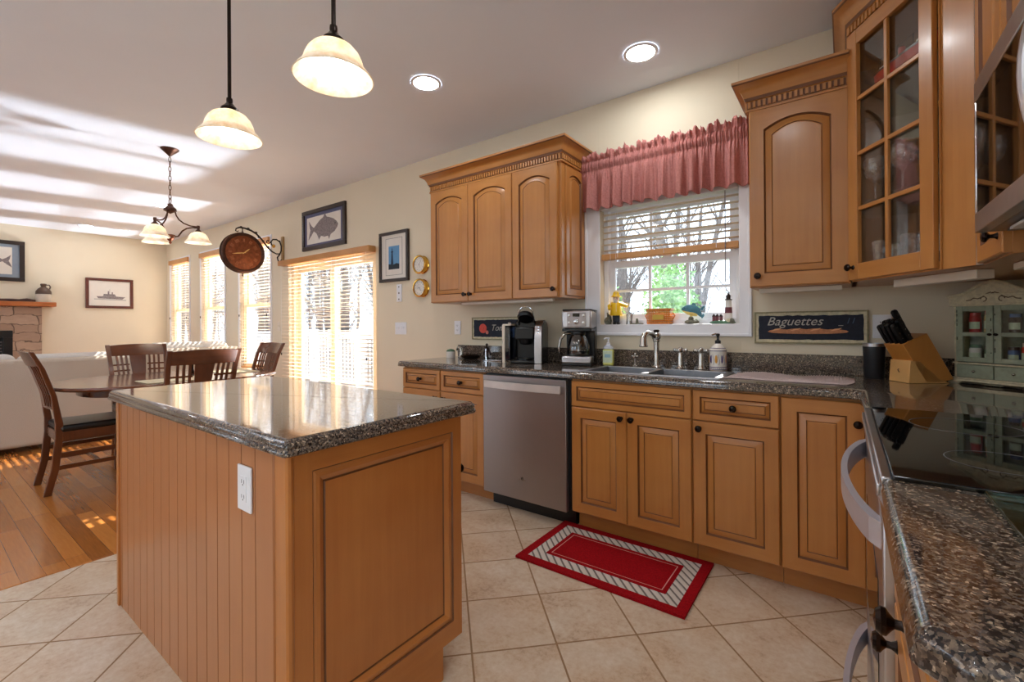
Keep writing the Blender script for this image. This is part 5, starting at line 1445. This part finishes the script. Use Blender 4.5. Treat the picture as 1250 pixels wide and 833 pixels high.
for k in range(2):
    a = .020 + k * .132; d = MB().box(a, a + .128, -.0055, .002, .030, .084, sage).build('drawer', sp, bevel=.001)
    MB().sphere((a + .064, -.010, .057), .006, nickel, 10, 7).build('knob', d)
for k in range(2):
    a = .019 + k * .1325; w2_ = .1295; st_ = .024
    dm = MB().box(a, a + st_, -.006, .003, .098, .338, sage).box(a + w2_ - st_, a + w2_, -.006, .003, .098, .338, sage)
    for z0_, z1_ in ((.098, .118), (.208, .226), (.316, .338)): dm.box(a + st_, a + w2_ - st_, -.006, .003, z0_, z1_, sage)
    d = dm.build('door', sp, bevel=.001)
    B(a + st_ - .002, a + w2_ - st_ + .002, -.001, .001, .11, .33, cabglass).build('glass', d, smooth=False)
    kx = a + w2_ - .009 if k == 0 else a + .009
    MB().sphere((kx, -.011, .217), .0065, knobm, 10, 7, (1.3, 1, .9)).build('knob', d)
    wn = MB()
    rs2 = random.Random(k + 5)
    for q in range(9):
        cx = a + rs2.choice((.004, w2_ - .006)) ; cz_ = rs2.uniform(.11, .33); wn.box(cx - .0012, cx + .0012, -.0062, -.0058, cz_, cz_ + rs2.uniform(.004, .014), knobm)
    wn.build('worn_spots', d, smooth=False)
MB().box(-.006, SW + .006, -.010, SD, .338, .346, cream).box(-.012, SW + .012, -.016, SD, .380, .388, cream).build('cornice_ledge', sp, bevel=.002)
pd_ = [(-.006, .346), (SW + .006, .346)]; top_ = []
for i in range(25):
    u = i / 24; x = SW + .006 - (SW + .012) * u; zz = .386 + .052 * max(0, math.cos((u - .5) * PI * 1.25)) ** 1.6
    top_.append((x, zz))
MB().prism(pd_ + top_, -.008, .012, cream, 'y').build('pediment', sp, bevel=.002)
cap_ = [(p[0], -.010, p[1]) for p in top_]
MB().tube(cap_, .0065, cream, 8).build('pediment_moulding', sp)
sc_ = MB()
for s in (-1, 1):
    sc_.tube([(SW / 2 + s * q, -.009, .372 + h) for q, h in ((.005, .022), (.02, .016), (.035, .002), (.05, -.004), (.065, .0), (.075, -.008), (.09, -.01))], .0022, P('worn_brown_line', (96, 78, 56), .7) if s == -1 else bpy.data.materials['worn_brown_line'], 5)
    sc_.tube([(SW / 2 + s * (.03 + .010 * math.cos(a)), -.009, .366 + .010 * math.sin(a)) for a in [q * .6 for q in range(9)]], .0018, bpy.data.materials['worn_brown_line'], 5)
sc_.sphere((SW / 2, -.009, .388), .006, bpy.data.materials['worn_brown_line'], 8, 6, (1, .4, 1)).build('scroll_ornament', sp)
# spice jars inside (own things)
spM = Matrix.Translation(sp.location) @ Matrix.Rotation(sp_a, 4, 'Z')
def spice(x, z, m1, m2, h, r, name, lb, cat='spice jar'):
    p = spM @ Vector((x, .040, z)); t = thing(name, lb, cat, tuple(p), sp_a)
    MB().lathe([(.001, 0), (r, 0), (r, h * .75), (r * .85, h * .82)], (0, 0, 0), 16, m1).build('body', t)
    MB().lathe([(r * .9, h * .82), (r * .9, h), (.001, h)], (0, 0, 0), 16, m2).build('lid', t)
    MB().lathe([(r * 1.01, h * .2), (r * 1.01, h * .55)], (0, 0, 0), 16, labelm, cap=False, a0=-PI * .9, a1=-PI * .1).build('label', t)
yellowish = P('mustard_label', (196, 170, 110), .5, var=.3, vs=90)
spice(.062, .222, redp, redp, .088, .020, 'spice_tin', 'dark red spice tin, upper left compartment of the miniature cupboard', 'spice tin')
spice(.116, .222, yellowish, redp, .095, .021, 'spice_tin', 'red-lidded tan spice tin, upper left compartment of the miniature cupboard', 'spice tin')
spice(.195, .222, rooster, bluejar, .080, .019, 'spice_jar', 'dark jar with blue top, upper right compartment of the miniature cupboard')
spice(.246, .222, yellowish, ivory, .095, .021, 'spice_jar', 'tall tan jar, upper right compartment of the miniature cupboard')
spice(.062, .096, ceram, green, .075, .021, 'spice_jar', 'green-topped jar, lower left compartment at the outer side')
spice(.116, .096, green, ink, .070, .021, 'spice_jar', 'pale green jar, lower left compartment beside the door knob')
spice(.190, .096, bluejar, rooster, .070, .018, 'spice_jar', 'blue jar, lower right compartment of the miniature cupboard')
spice(.240, .096, tomato, ivory, .088, .024, 'spice_jar', 'large red jar, lower right compartment of the miniature cupboard')

# glass cutting board
gb = B(0, .40, 0, .30, 0, .006, boardglass).build('glass_cutting_board', None, loc=(.172, .695, .9165), bevel=.002)
tag(gb, 'green-edged glass cutting board on the near right worktop', 'cutting board')
for_b = None

# ================================================================ SIGNS
def sign(name, label, cx, cz, w, h, art):
    r = thing(name, label, 'sign', (cx, WY - .001, cz)); fw_ = .022
    MB().box(-w / 2, w / 2, -.018, 0, -h / 2, -h / 2 + .008, creamgr).box(-w / 2, w / 2, -.018, 0, h / 2 - .008, h / 2, creamgr).box(-w / 2, -w / 2 + .008, -.018, 0, -h / 2, h / 2, creamgr).box(w / 2 - .008, w / 2, -.018, 0, -h / 2, h / 2, creamgr).box(-w / 2 + .006, w / 2 - .006, -.012, 0, -h / 2 + .006, h / 2 - .006, cream).build('frame', r, bevel=.0015)
    rs_ = random.Random(len(label)); pts = []
    x0, x1, z0, z1 = -w / 2 + fw_, w / 2 - fw_, -h / 2 + fw_, h / 2 - fw_
    for k in range(20): pts.append((x0 + (x1 - x0) * k / 20, z0 + rs_.uniform(-.002, .003)))
    for k in range(5): pts.append((x1 + rs_.uniform(-.002, .003), z0 + (z1 - z0) * k / 5))
    for k in range(20): pts.append((x1 - (x1 - x0) * k / 20, z1 + rs_.uniform(-.003, .002)))
    for k in range(5): pts.append((x0 + rs_.uniform(-.003, .002), z1 - (z1 - z0) * k / 5))
    MB().prism(pts, -.0132, -.0120, navy, 'y').build('chalkboard', r, smooth=False)
    art(r)
def art_bag(r):
    text_mb('Baguettes', .066, chalk, shear=.35, loc=(-.196, -.0136, .012)).build('lettering', r, smooth=False)
    MB().box(.132, .152, -.0142, -.0132, .008, .011, chalk).build('chalk_dash', r, smooth=False)
    text_mb('11', .042, chalkb, shear=.3, loc=(.160, -.0136, .020)).build('chalk_number', r, smooth=False)
    mb = MB()
    n = 40; top = []; bot = []
    for i in range(n + 1):
        u = i / n; x = -.190 + .365 * u; e = math.sin(PI * min(1, max(0, u))) ** .35
        top.append((x, -.022 + e * (.012 + .005 * abs(math.sin(u * PI * 4)))))
        bot.append((x, -.022 - e * .013))
    mb.prism(bot + top[::-1], -.0145, -.0132, bread, 'y').build('baguette_drawing', r, smooth=False)
    mb = MB(); cut = P('crust_score', (232, 178, 132), .7)
    for k in range(4):
        c = -.145 + k * .090; mb.prism([(c - .03, -.020), (c - .01, -.008), (c + .022, -.003), (c + .012, -.011), (c - .015, -.018)], -.0152, -.0144, cut, 'y')
    mb.build('crust_drawing', r, smooth=False)
sign('bread_sign', 'Baguettes chalkboard sign in a distressed cream frame right of the window', -.158, 1.161, .512, .176, art_bag)
def art_tom(r):
    text_mb('Tomatoes', .072, chalk, shear=.35, loc=(-.052, -.0136, -.018)).build('lettering', r, smooth=False)
    MB().lathe([(.040, .0132), (.038, .0146), (.001, .0148)], (-.135, 0, .0), 24, tomato, 'y').lathe([(.016, .0132), (.015, .0152), (.001, .0154)], (-.090, 0, -.032), 18, P('small_tomato', (206, 110, 96), .5), 'y').build('tomato_drawing', r, smooth=False)
sign('tomato_sign', 'dark chalkboard sign with a red tomato, partly behind the pod brewer', -2.298, 1.158, .512, .186, art_tom)

# ================================================================ WINDOW SILL FIGURES
SZ = 1.1845; SY = WY + .035
f = thing('fisherman_figurine', 'painted fisherman figurine in a yellow raincoat and hat on the sill', 'figurine', (-1.272, SY, SZ), R(14)); f.scale = (1.36,) * 3
MB().box(-.016, -.001, -.014, .014, 0, .012, blackp).box(.003, .018, -.014, .014, 0, .012, blackp).lathe([(.001, .012), (.017, .012), (.019, .05), (.001, .05)], (0, 0, 0), 14, P('navy_trousers', (34, 46, 62), .6)).build('legs', f, bevel=.003)
MB().lathe([(.030, .045), (.031, .05), (.025, .085), (.018, .108), (.010, .116)], (0, 0, 0), 18, yellow).tube([(-.014, -.002, .106), (-.034, -.008, .092), (-.030, -.026, .078)], [.010, .010, .008], yellow, 8).tube([(.014, -.002, .106), (.036, -.008, .098), (.058, -.018, .090)], [.010, .010, .009], yellow, 8).build('raincoat', f)
MB().sphere((0, -.003, .130), .0165, skinp, 14, 10, (1, 1, 1.1)).sphere((0, -.021, .128), .004, skinp, 8, 6).sphere((-.006, -.018, .133), .0018, blackp, 6, 4).sphere((.006, -.018, .133), .0018, blackp, 6, 4).build('head', f)
MB().sphere((0, -.012, .120), .011, ceram, 10, 8, (1.1, .8, 1.2)).build('beard', f)
MB().lathe([(.027, .140), (.020, .146), (.017, .152), (.014, .164), (.001, .170)], (0, 0, 0), 18, yellow).build('hat', f)
nt = MB()
for k in range(5): nt.tube([(-.052 + .006 * k, .004, 0), (-.044 + .004 * k, .004, .035), (-.046 + .004 * k, .006, .060 - .004 * k)], .003, rockm, 6)
nt.sphere((-.042, 0, .018), .020, rockm, 10, 7, (1, .7, 1)).build('fishing_net', f)
ws = thing('wire_figurine', 'pale glass and wire ornament beside the yellow fisherman', 'ornament', (-1.150, SY, SZ)); ws.scale = (1.3,) * 3
w_m = MB().lathe([(.001, 0), (.016, 0), (.014, .03), (.016, .055), (.008, .06)], (-.022, 0, 0), 14, seeded).build('glass_post', ws)
MB().tube([(-.01, 0, .002), (-.005, 0, .05), (.012, 0, .068), (.035, 0, .066)], .0022, ink, 6).tube([(-.02, 0, .062), (.008, 0, .055), (.04, 0, .070)], .0016, ink, 6).box(-.01, .05, -.012, .012, 0, .006, rockm).lathe([(.001, 0.006), (.008, .006), (.006, .03), (.001, .032)], (.020, 0, 0), 8, rockm).build('wire', ws)
cr_ = thing('wicker_crate', 'small amber wicker basket at the center of the sill', 'basket', (-.970, SY, SZ)); cr_.scale = (1.05, 1, 1.2)
cm_ = MB()
for k in range(7): cm_.box(-.072, .072, -.030 - .001 * (k % 2), .030, .004 + k * .0105, .012 + k * .0105, orange)
for k in range(11): cm_.box(-.070 + k * .0134 - .003, -.070 + k * .0134 + .003, -.033, -.029, .002, .078, orange)
cm_.box(-.078, .078, -.034, .034, .076, .084, orange).box(-.068, .068, -.034, .034, -.0, .006, orange).build('body', cr_, smooth=False)
MB().tube([(-.078, 0, .060), (-.092, 0, .045), (-.078, 0, .025)], .004, orange, 6).build('handle', cr_)
MB().tube([(.078, 0, .060), (.092, 0, .045), (.078, 0, .025)], .004, orange, 6).build('handle', cr_)
MB().box(-.034, .034, -.0365, -.0325, .024, .050, P('crate_plaque', (206, 168, 60), .5)).build('plaque', cr_)
fs = thing('fish_figurine', 'painted blue and yellow leaping fish figurine on a rock', 'figurine', (-.770, SY, SZ)); fs.scale = (1.2, 1.1, 1.22)
MB().sphere((0, 0, .010), .030, rockm, 12, 8, (1.25, .8, .42)).sphere((-.004, 0, .026), .014, rockm, 10, 7).sphere((.018, .004, .016), .010, green, 8, 6).build('rock', fs)
fb = MB(); pr = [(.046, -.052, .070), (.030, -.040, .074), (.0, -.01, .076), (-.02, .014, .070)]
path = [(-.052, 0, .076), (-.042, 0, .077), (-.022, 0, .078), (.004, 0, .076), (.026, 0, .066), (.040, 0, .050), (.046, 0, .036)]
rads = [.004, .012, .021, .025, .020, .011, .004]
fb.tube(path, rads, blueg, 14, flat=.5)
fb.prism([(-.005, .096), (.006, .108), (.022, .104), (.018, .086)], -.0015, .0015, blueg, 'y').prism([(.040, .074), (.058, .092), (.066, .088), (.052, .066)], -.0015, .0015, blueg, 'y').prism([(.042, .040), (.060, .052), (.062, .040), (.050, .026)], -.0015, .0015, blueg, 'y')
fb.build('body', fs)
MB().tube([(-.046, -.001, .070), (-.020, -.001, .060), (.006, -.001, .054), (.028, -.001, .046)], [.004, .012, .014, .008], fishy, 10, flat=.6).tube([(-.004, 0, .03), (-.002, 0, .052)], .007, fishy, 8).sphere((-.034, -.009, .082), .003, blackp, 6, 5).build('belly', fs)
lh = thing('lighthouse_figurine', 'miniature white lighthouse with maroon band and cottages', 'figurine', (-.580, SY - .005, SZ)); lh.scale = (1.18, 1, 1.25)
MB().sphere((-.01, 0, .006), .050, green, 16, 8, (1.25, .5, .22)).sphere((.035, -.01, .012), .014, rockm, 8, 6).sphere((.020, -.012, .014), .012, cream, 8, 6).build('base', lh)
MB().lathe([(.019, .012), (.0145, .112)], (.018, .002, 0), 18, ceram, cap=False).build('tower', lh)
MB().lathe([(.0179, .05), (.0166, .078)], (.018, .002, 0), 18, maroon, cap=False).build('maroon_band', lh)
MB().lathe([(.018, .112), (.018, .116), (.010, .117), (.010, .130), (.013, .131), (.004, .142), (.002, .152)], (.018, .002, 0), 14, iron).build('lantern_room', lh)
ho = MB()
for x in (-.050, -.034, -.016):
    ho.box(x - .007, x + .007, -.008, .008, .010, .036, maroon); ho.prism([(x - .009, .035), (x + .009, .035), (x, .048)], -.009, .009, iron, 'y')
ho.build('cottage', lh, smooth=False)

# ================================================================ INSIDE THE GLASS CABINET
def wine_glass(x, y, z, h, r, lb, group):
    t = MB().lathe([(.001, .001), (r * .85, .0015), (r * .85, .003), (.006, .006), (.004, .02), (.004, h * .42), (.010, h * .47), (r * .75, h * .58), (r, h * .78), (r * .96, h), (r * .92, h), (r * .95, h * .78), (r * .7, h * .60), (.002, h * .50)], (0, 0, 0), 20, cutg, cap=False)
    o = t.build('wine_glass', None, loc=(x, y, z)); tag(o, lb, 'glass', group); return o
def shz(k): return 1.442 + ROW * k + .0325
def gpos(u, d):     # u along the door, d depth behind it
    return (A0[0] + math.cos(ang) * u - math.sin(ang) * d, A0[1] + math.sin(ang) * u + math.cos(ang) * d)
for i, (u, d, s, lb) in enumerate(((.055, .062, 1.0, 'cut glass goblet on the third shelf down, left pane'), (.205, .062, 1.08, 'cut glass goblet on the third shelf down, right pane'), (.012, .135, .9, 'goblet at the left edge of the shelf, half behind the door frame'), (.250, .130, .85, 'shorter goblet behind the right pane goblet'))):
    p = gpos(u, d); wine_glass(p[0], p[1], shz(1), .185 * s, .043 * s, lb, None)
for i in range(10):
    u = .07 + .078 * (i % 5); d = .075 + .085 * (i // 5); p = gpos(u, d)
    hgt = (.15, .12)[i % 2]; r = .033
    t = MB().lathe([(.001, .002), (r * .8, .002), (r, hgt), (r * .95, hgt), (r * .74, .010), (.001, .010)], (0, 0, 0), 10, cutg, cap=False)
    o = t.build('drinking_glass', None, loc=(p[0], p[1], 1.3885), smooth=False); tag(o, 'faceted drinking glass on the bottom of the glass-door cabinet', 'glass', 'drinking glasses in the glass-door cabinet')
p = gpos(.255, .052)
sh_ = thing('model_ship', 'model ship with red hull on the top shelf of the glass cabinet', 'model ship', (p[0], p[1], shz(3)), ang)
hull = MB(); L_ = .36
secs = [(-.18, .004, .030), (-.165, .018, .006), (-.12, .026, 0), (.0, .028, 0), (.10, .026, 0), (.155, .016, .004), (.18, .003, .032)]
vs = []
for x, hw, zb_ in secs: vs += [(x, -hw, .045), (x, -hw * .8, zb_ + .012), (x, 0, zb_), (x, hw * .8, zb_ + .012), (x, hw, .045)]
fs_ = []
for i in range(len(secs) - 1):
    for j in range(4): a = i * 5 + j; fs_.append((a, a + 1, a + 6, a + 5))
    fs_.append((i * 5 + 4, i * 5, i * 5 + 5, i * 5 + 9))
hull.add(vs, fs_, redp).build('hull', sh_)
dkk = MB(); dkk.add([(x, s * (hw + .001), z) for x, hw, zb_ in secs for z in (.045, .053) for s in (-1, 1)], [(i * 4 + a, i * 4 + b, i * 4 + 4 + b, i * 4 + 4 + a) for i in range(6) for a, b in ((0, 1), (2, 3), (0, 2), (1, 3))], blackp)
dkk.build('deck_band', sh_, smooth=False)
MB().box(-.14, -.09, -.012, .012, .053, .068, ceram).box(.05, .12, -.014, .014, .053, .070, ceram).box(.06, .10, -.010, .010, .070, .084, ceram).build('superstructure', sh_)
MB().lathe([(.012, .053), (.012, .092), (.001, .092)], (-.035, 0, 0), 14, redp).build('funnel', sh_)
mm_ = MB()
for x in (-.15, -.06, .02, .13): mm_.tube([(x, 0, .053), (x, 0, .115)], .0012, knobm, 5)
mm_.tube([(-.17, 0, .055), (-.15, 0, .112), (-.06, 0, .112), (.02, 0, .112), (.13, 0, .112), (.17, 0, .055)], .0007, knobm, 4)
mm_.build('mast', sh_)
p = gpos(.345, .09)
og = thing('floral_ornament', 'small gilded flower ornament on the second shelf of the cabinet', 'ornament', (p[0], p[1], shz(2)), ang)
MB().lathe([(.001, 0), (.030, .0), (.034, .006), (.012, .012), (.008, .020), (.001, .022)], (0, 0, 0), 16, seeded).build('dish', og)
fl = MB()
for k in range(6): a = PI * k / 3; fl.sphere((.014 * math.cos(a) + .01, .010 * math.sin(a) - .01, .034 + .004 * (k % 2)), .010, P('gilt_petal', (226, 190, 120), .35, .3) if k == 0 else bpy.data.materials['gilt_petal'], 8, 6)
fl.build('flower', og)

# ================================================================ OUTSIDE
rl = thing('deck_railing', 'white railing with posts and balusters along the deck outside', 'railing', (0, 5.22, -.04))
MB().box(-12.4, -2.5, -.045, .045, 1.075, 1.115, white).box(-12.4, -2.5, -.02, .02, 1.01, 1.06, white).build('top_rail', rl)
B(-12.4, -2.5, -.02, .02, .10, .15, white).build('bottom_rail', rl)
for k in range(7): x = -12.3 + 1.62 * k; MB().box(x - .06, x + .06, -.06, .06, 0, 1.14, white).box(x - .075, x + .075, -.075, .075, 1.14, 1.17, white).build('post', rl)
bm_ = MB(); x = -12.2
while x < -2.6: bm_.box(x - .016, x + .016, -.016, .016, .14, 1.02, white); x += .115
o = bm_.build('balusters', rl, smooth=False)
def make_tree(seed, H_):
    rs = random.Random(seed); mb = MB()
    def branch(p, d, L, r, lv):
        pts = [p]; rr = [r]; q = p; dd = d.copy(); n = 4 if lv < 2 else 3
        for k in range(n):
            dd = (dd + Vector((rs.uniform(-.12, .12), rs.uniform(-.12, .12), .04 if lv else .10)) * (1 + lv * .5)).normalized(); q = q + dd * (L / n); pts.append(q); rr.append(r * (1 - .7 * (k + 1) / n))
        mb.tube([tuple(a) for a in pts], rr, barkm, 5 if lv == 0 else 3)
        if lv < 3:
            m = (16, 7, 4)[lv]
            for k in range(m):
                t = rs.uniform(.22, .98) if lv == 0 else rs.uniform(.2, 1); i = min(n - 1, int(t * n)); b = pts[i].lerp(pts[i + 1], t * n - i)
                a = rs.uniform(0, 2 * PI); nd = (dd * .55 + Vector((math.cos(a), math.sin(a), rs.uniform(.1, .7))) * .75).normalized()
                branch(b, nd, L * rs.uniform(.16, .30) * (1.5 if lv else 1), r * (.34 if lv == 0 else .5) * (1 - .5 * t), lv + 1)
    branch(Vector((0, 0, 0)), Vector((0, 0, 1)), H_, H_ * .016, 0)
    return mb
protos = [make_tree(s, 9.0).build('bare_tree', None, smooth=False, loc=(0, 0, -1.2)) for s in (1, 2, 3, 4)]
rs = random.Random(11); spots = []
def wedge(n, lo, hi, y0, y1):
    for k in range(n):
        best = None
        for _ in range(14):
            Y = math.sqrt(rs.uniform(y0 * y0, y1 * y1)); s = lo + (hi - lo) * rs.random(); c = (s * Y, Y)
            d = min([math.hypot(c[0] - a, c[1] - b) for a, b in spots] or [9])
            if best is None or d > best[0]: best = (d, c)
        spots.append(best[1])
wedge(24, -2.15, -1.20, 9, 26); wedge(22, -3.6, -2.0, 8.5, 20); wedge(20, -.60, -.08, 9.5, 28)
wedge(24, -2.2, -1.2, 22, 44); wedge(20, -3.6, -2.0, 16, 32); wedge(14, -.60, -.08, 26, 46)
for i, (x, y) in enumerate(spots):
    o = protos[i] if i < 4 else protos[i % 4].copy()
    if i >= 4: COL.objects.link(o)
    o.location = (x, y, -1.2); o.rotation_euler = (0, 0, rs.uniform(0, 6.28)); s = rs.uniform(.75, 1.3)
    if -12 < x < -3.4 and y < 19: s = .62
    if y > 24: s *= 1.35
    o.scale = (s, s, s)
    tag(o, 'bare grey winter tree in the woods outside the windows', 'tree', 'bare trees in the woods outside')
def make_bush(seed, rx, ry, rz, n=7500):
    rs = random.Random(seed); mb = MB()
    g = mb.mi(leafm)
    for _ in range(n):
        a = rs.uniform(0, 2 * PI); b = math.acos(rs.uniform(-.3, 1)); q = rs.uniform(.72, 1.05) * (1 + .12 * math.sin(5 * a + seed) * math.sin(4 * b))
        c = Vector((rx * q * math.sin(b) * math.cos(a), ry * q * math.sin(b) * math.sin(a), rz * q * math.cos(b) + rz * .35))
        u = Vector((rs.uniform(-1, 1), rs.uniform(-1, 1), rs.uniform(-1, 1))).normalized(); v = u.orthogonal().normalized(); s = rs.uniform(.03, .055)
        o = len(mb.v); mb.v += [tuple(c - u * s), tuple(c + v * s * .5), tuple(c + u * s), tuple(c - v * s * .5)]; mb.f.append((o, o + 1, o + 2, o + 3)); mb.m.append(g)
    return mb
for i, (x, y, rx, rz, lb) in enumerate(((-2.95, 6.2, .50, 2.25, 'green evergreen shrub seen through the left panes of the kitchen window'), (-1.86, 6.1, .50, 2.30, 'green evergreen shrub seen through the right panes of the kitchen window'), (-.78, 6.2, .50, 2.25, 'green evergreen shrub seen at the far right of the kitchen window'), (-9.3, 8.4, 1.0, 1.25, 'low green shrub beyond the deck railing outside the patio door'))):
    t = thing('evergreen_shrub', lb, 'shrub', (x, y, -1.2)); make_bush(i + 3, rx, .8, rz).build('foliage', t, smooth=False)
    MB().tube([(0, 0, 0), (.02, 0, rz * .6)], [.04, .02], barkm, 6).build('stem', t)
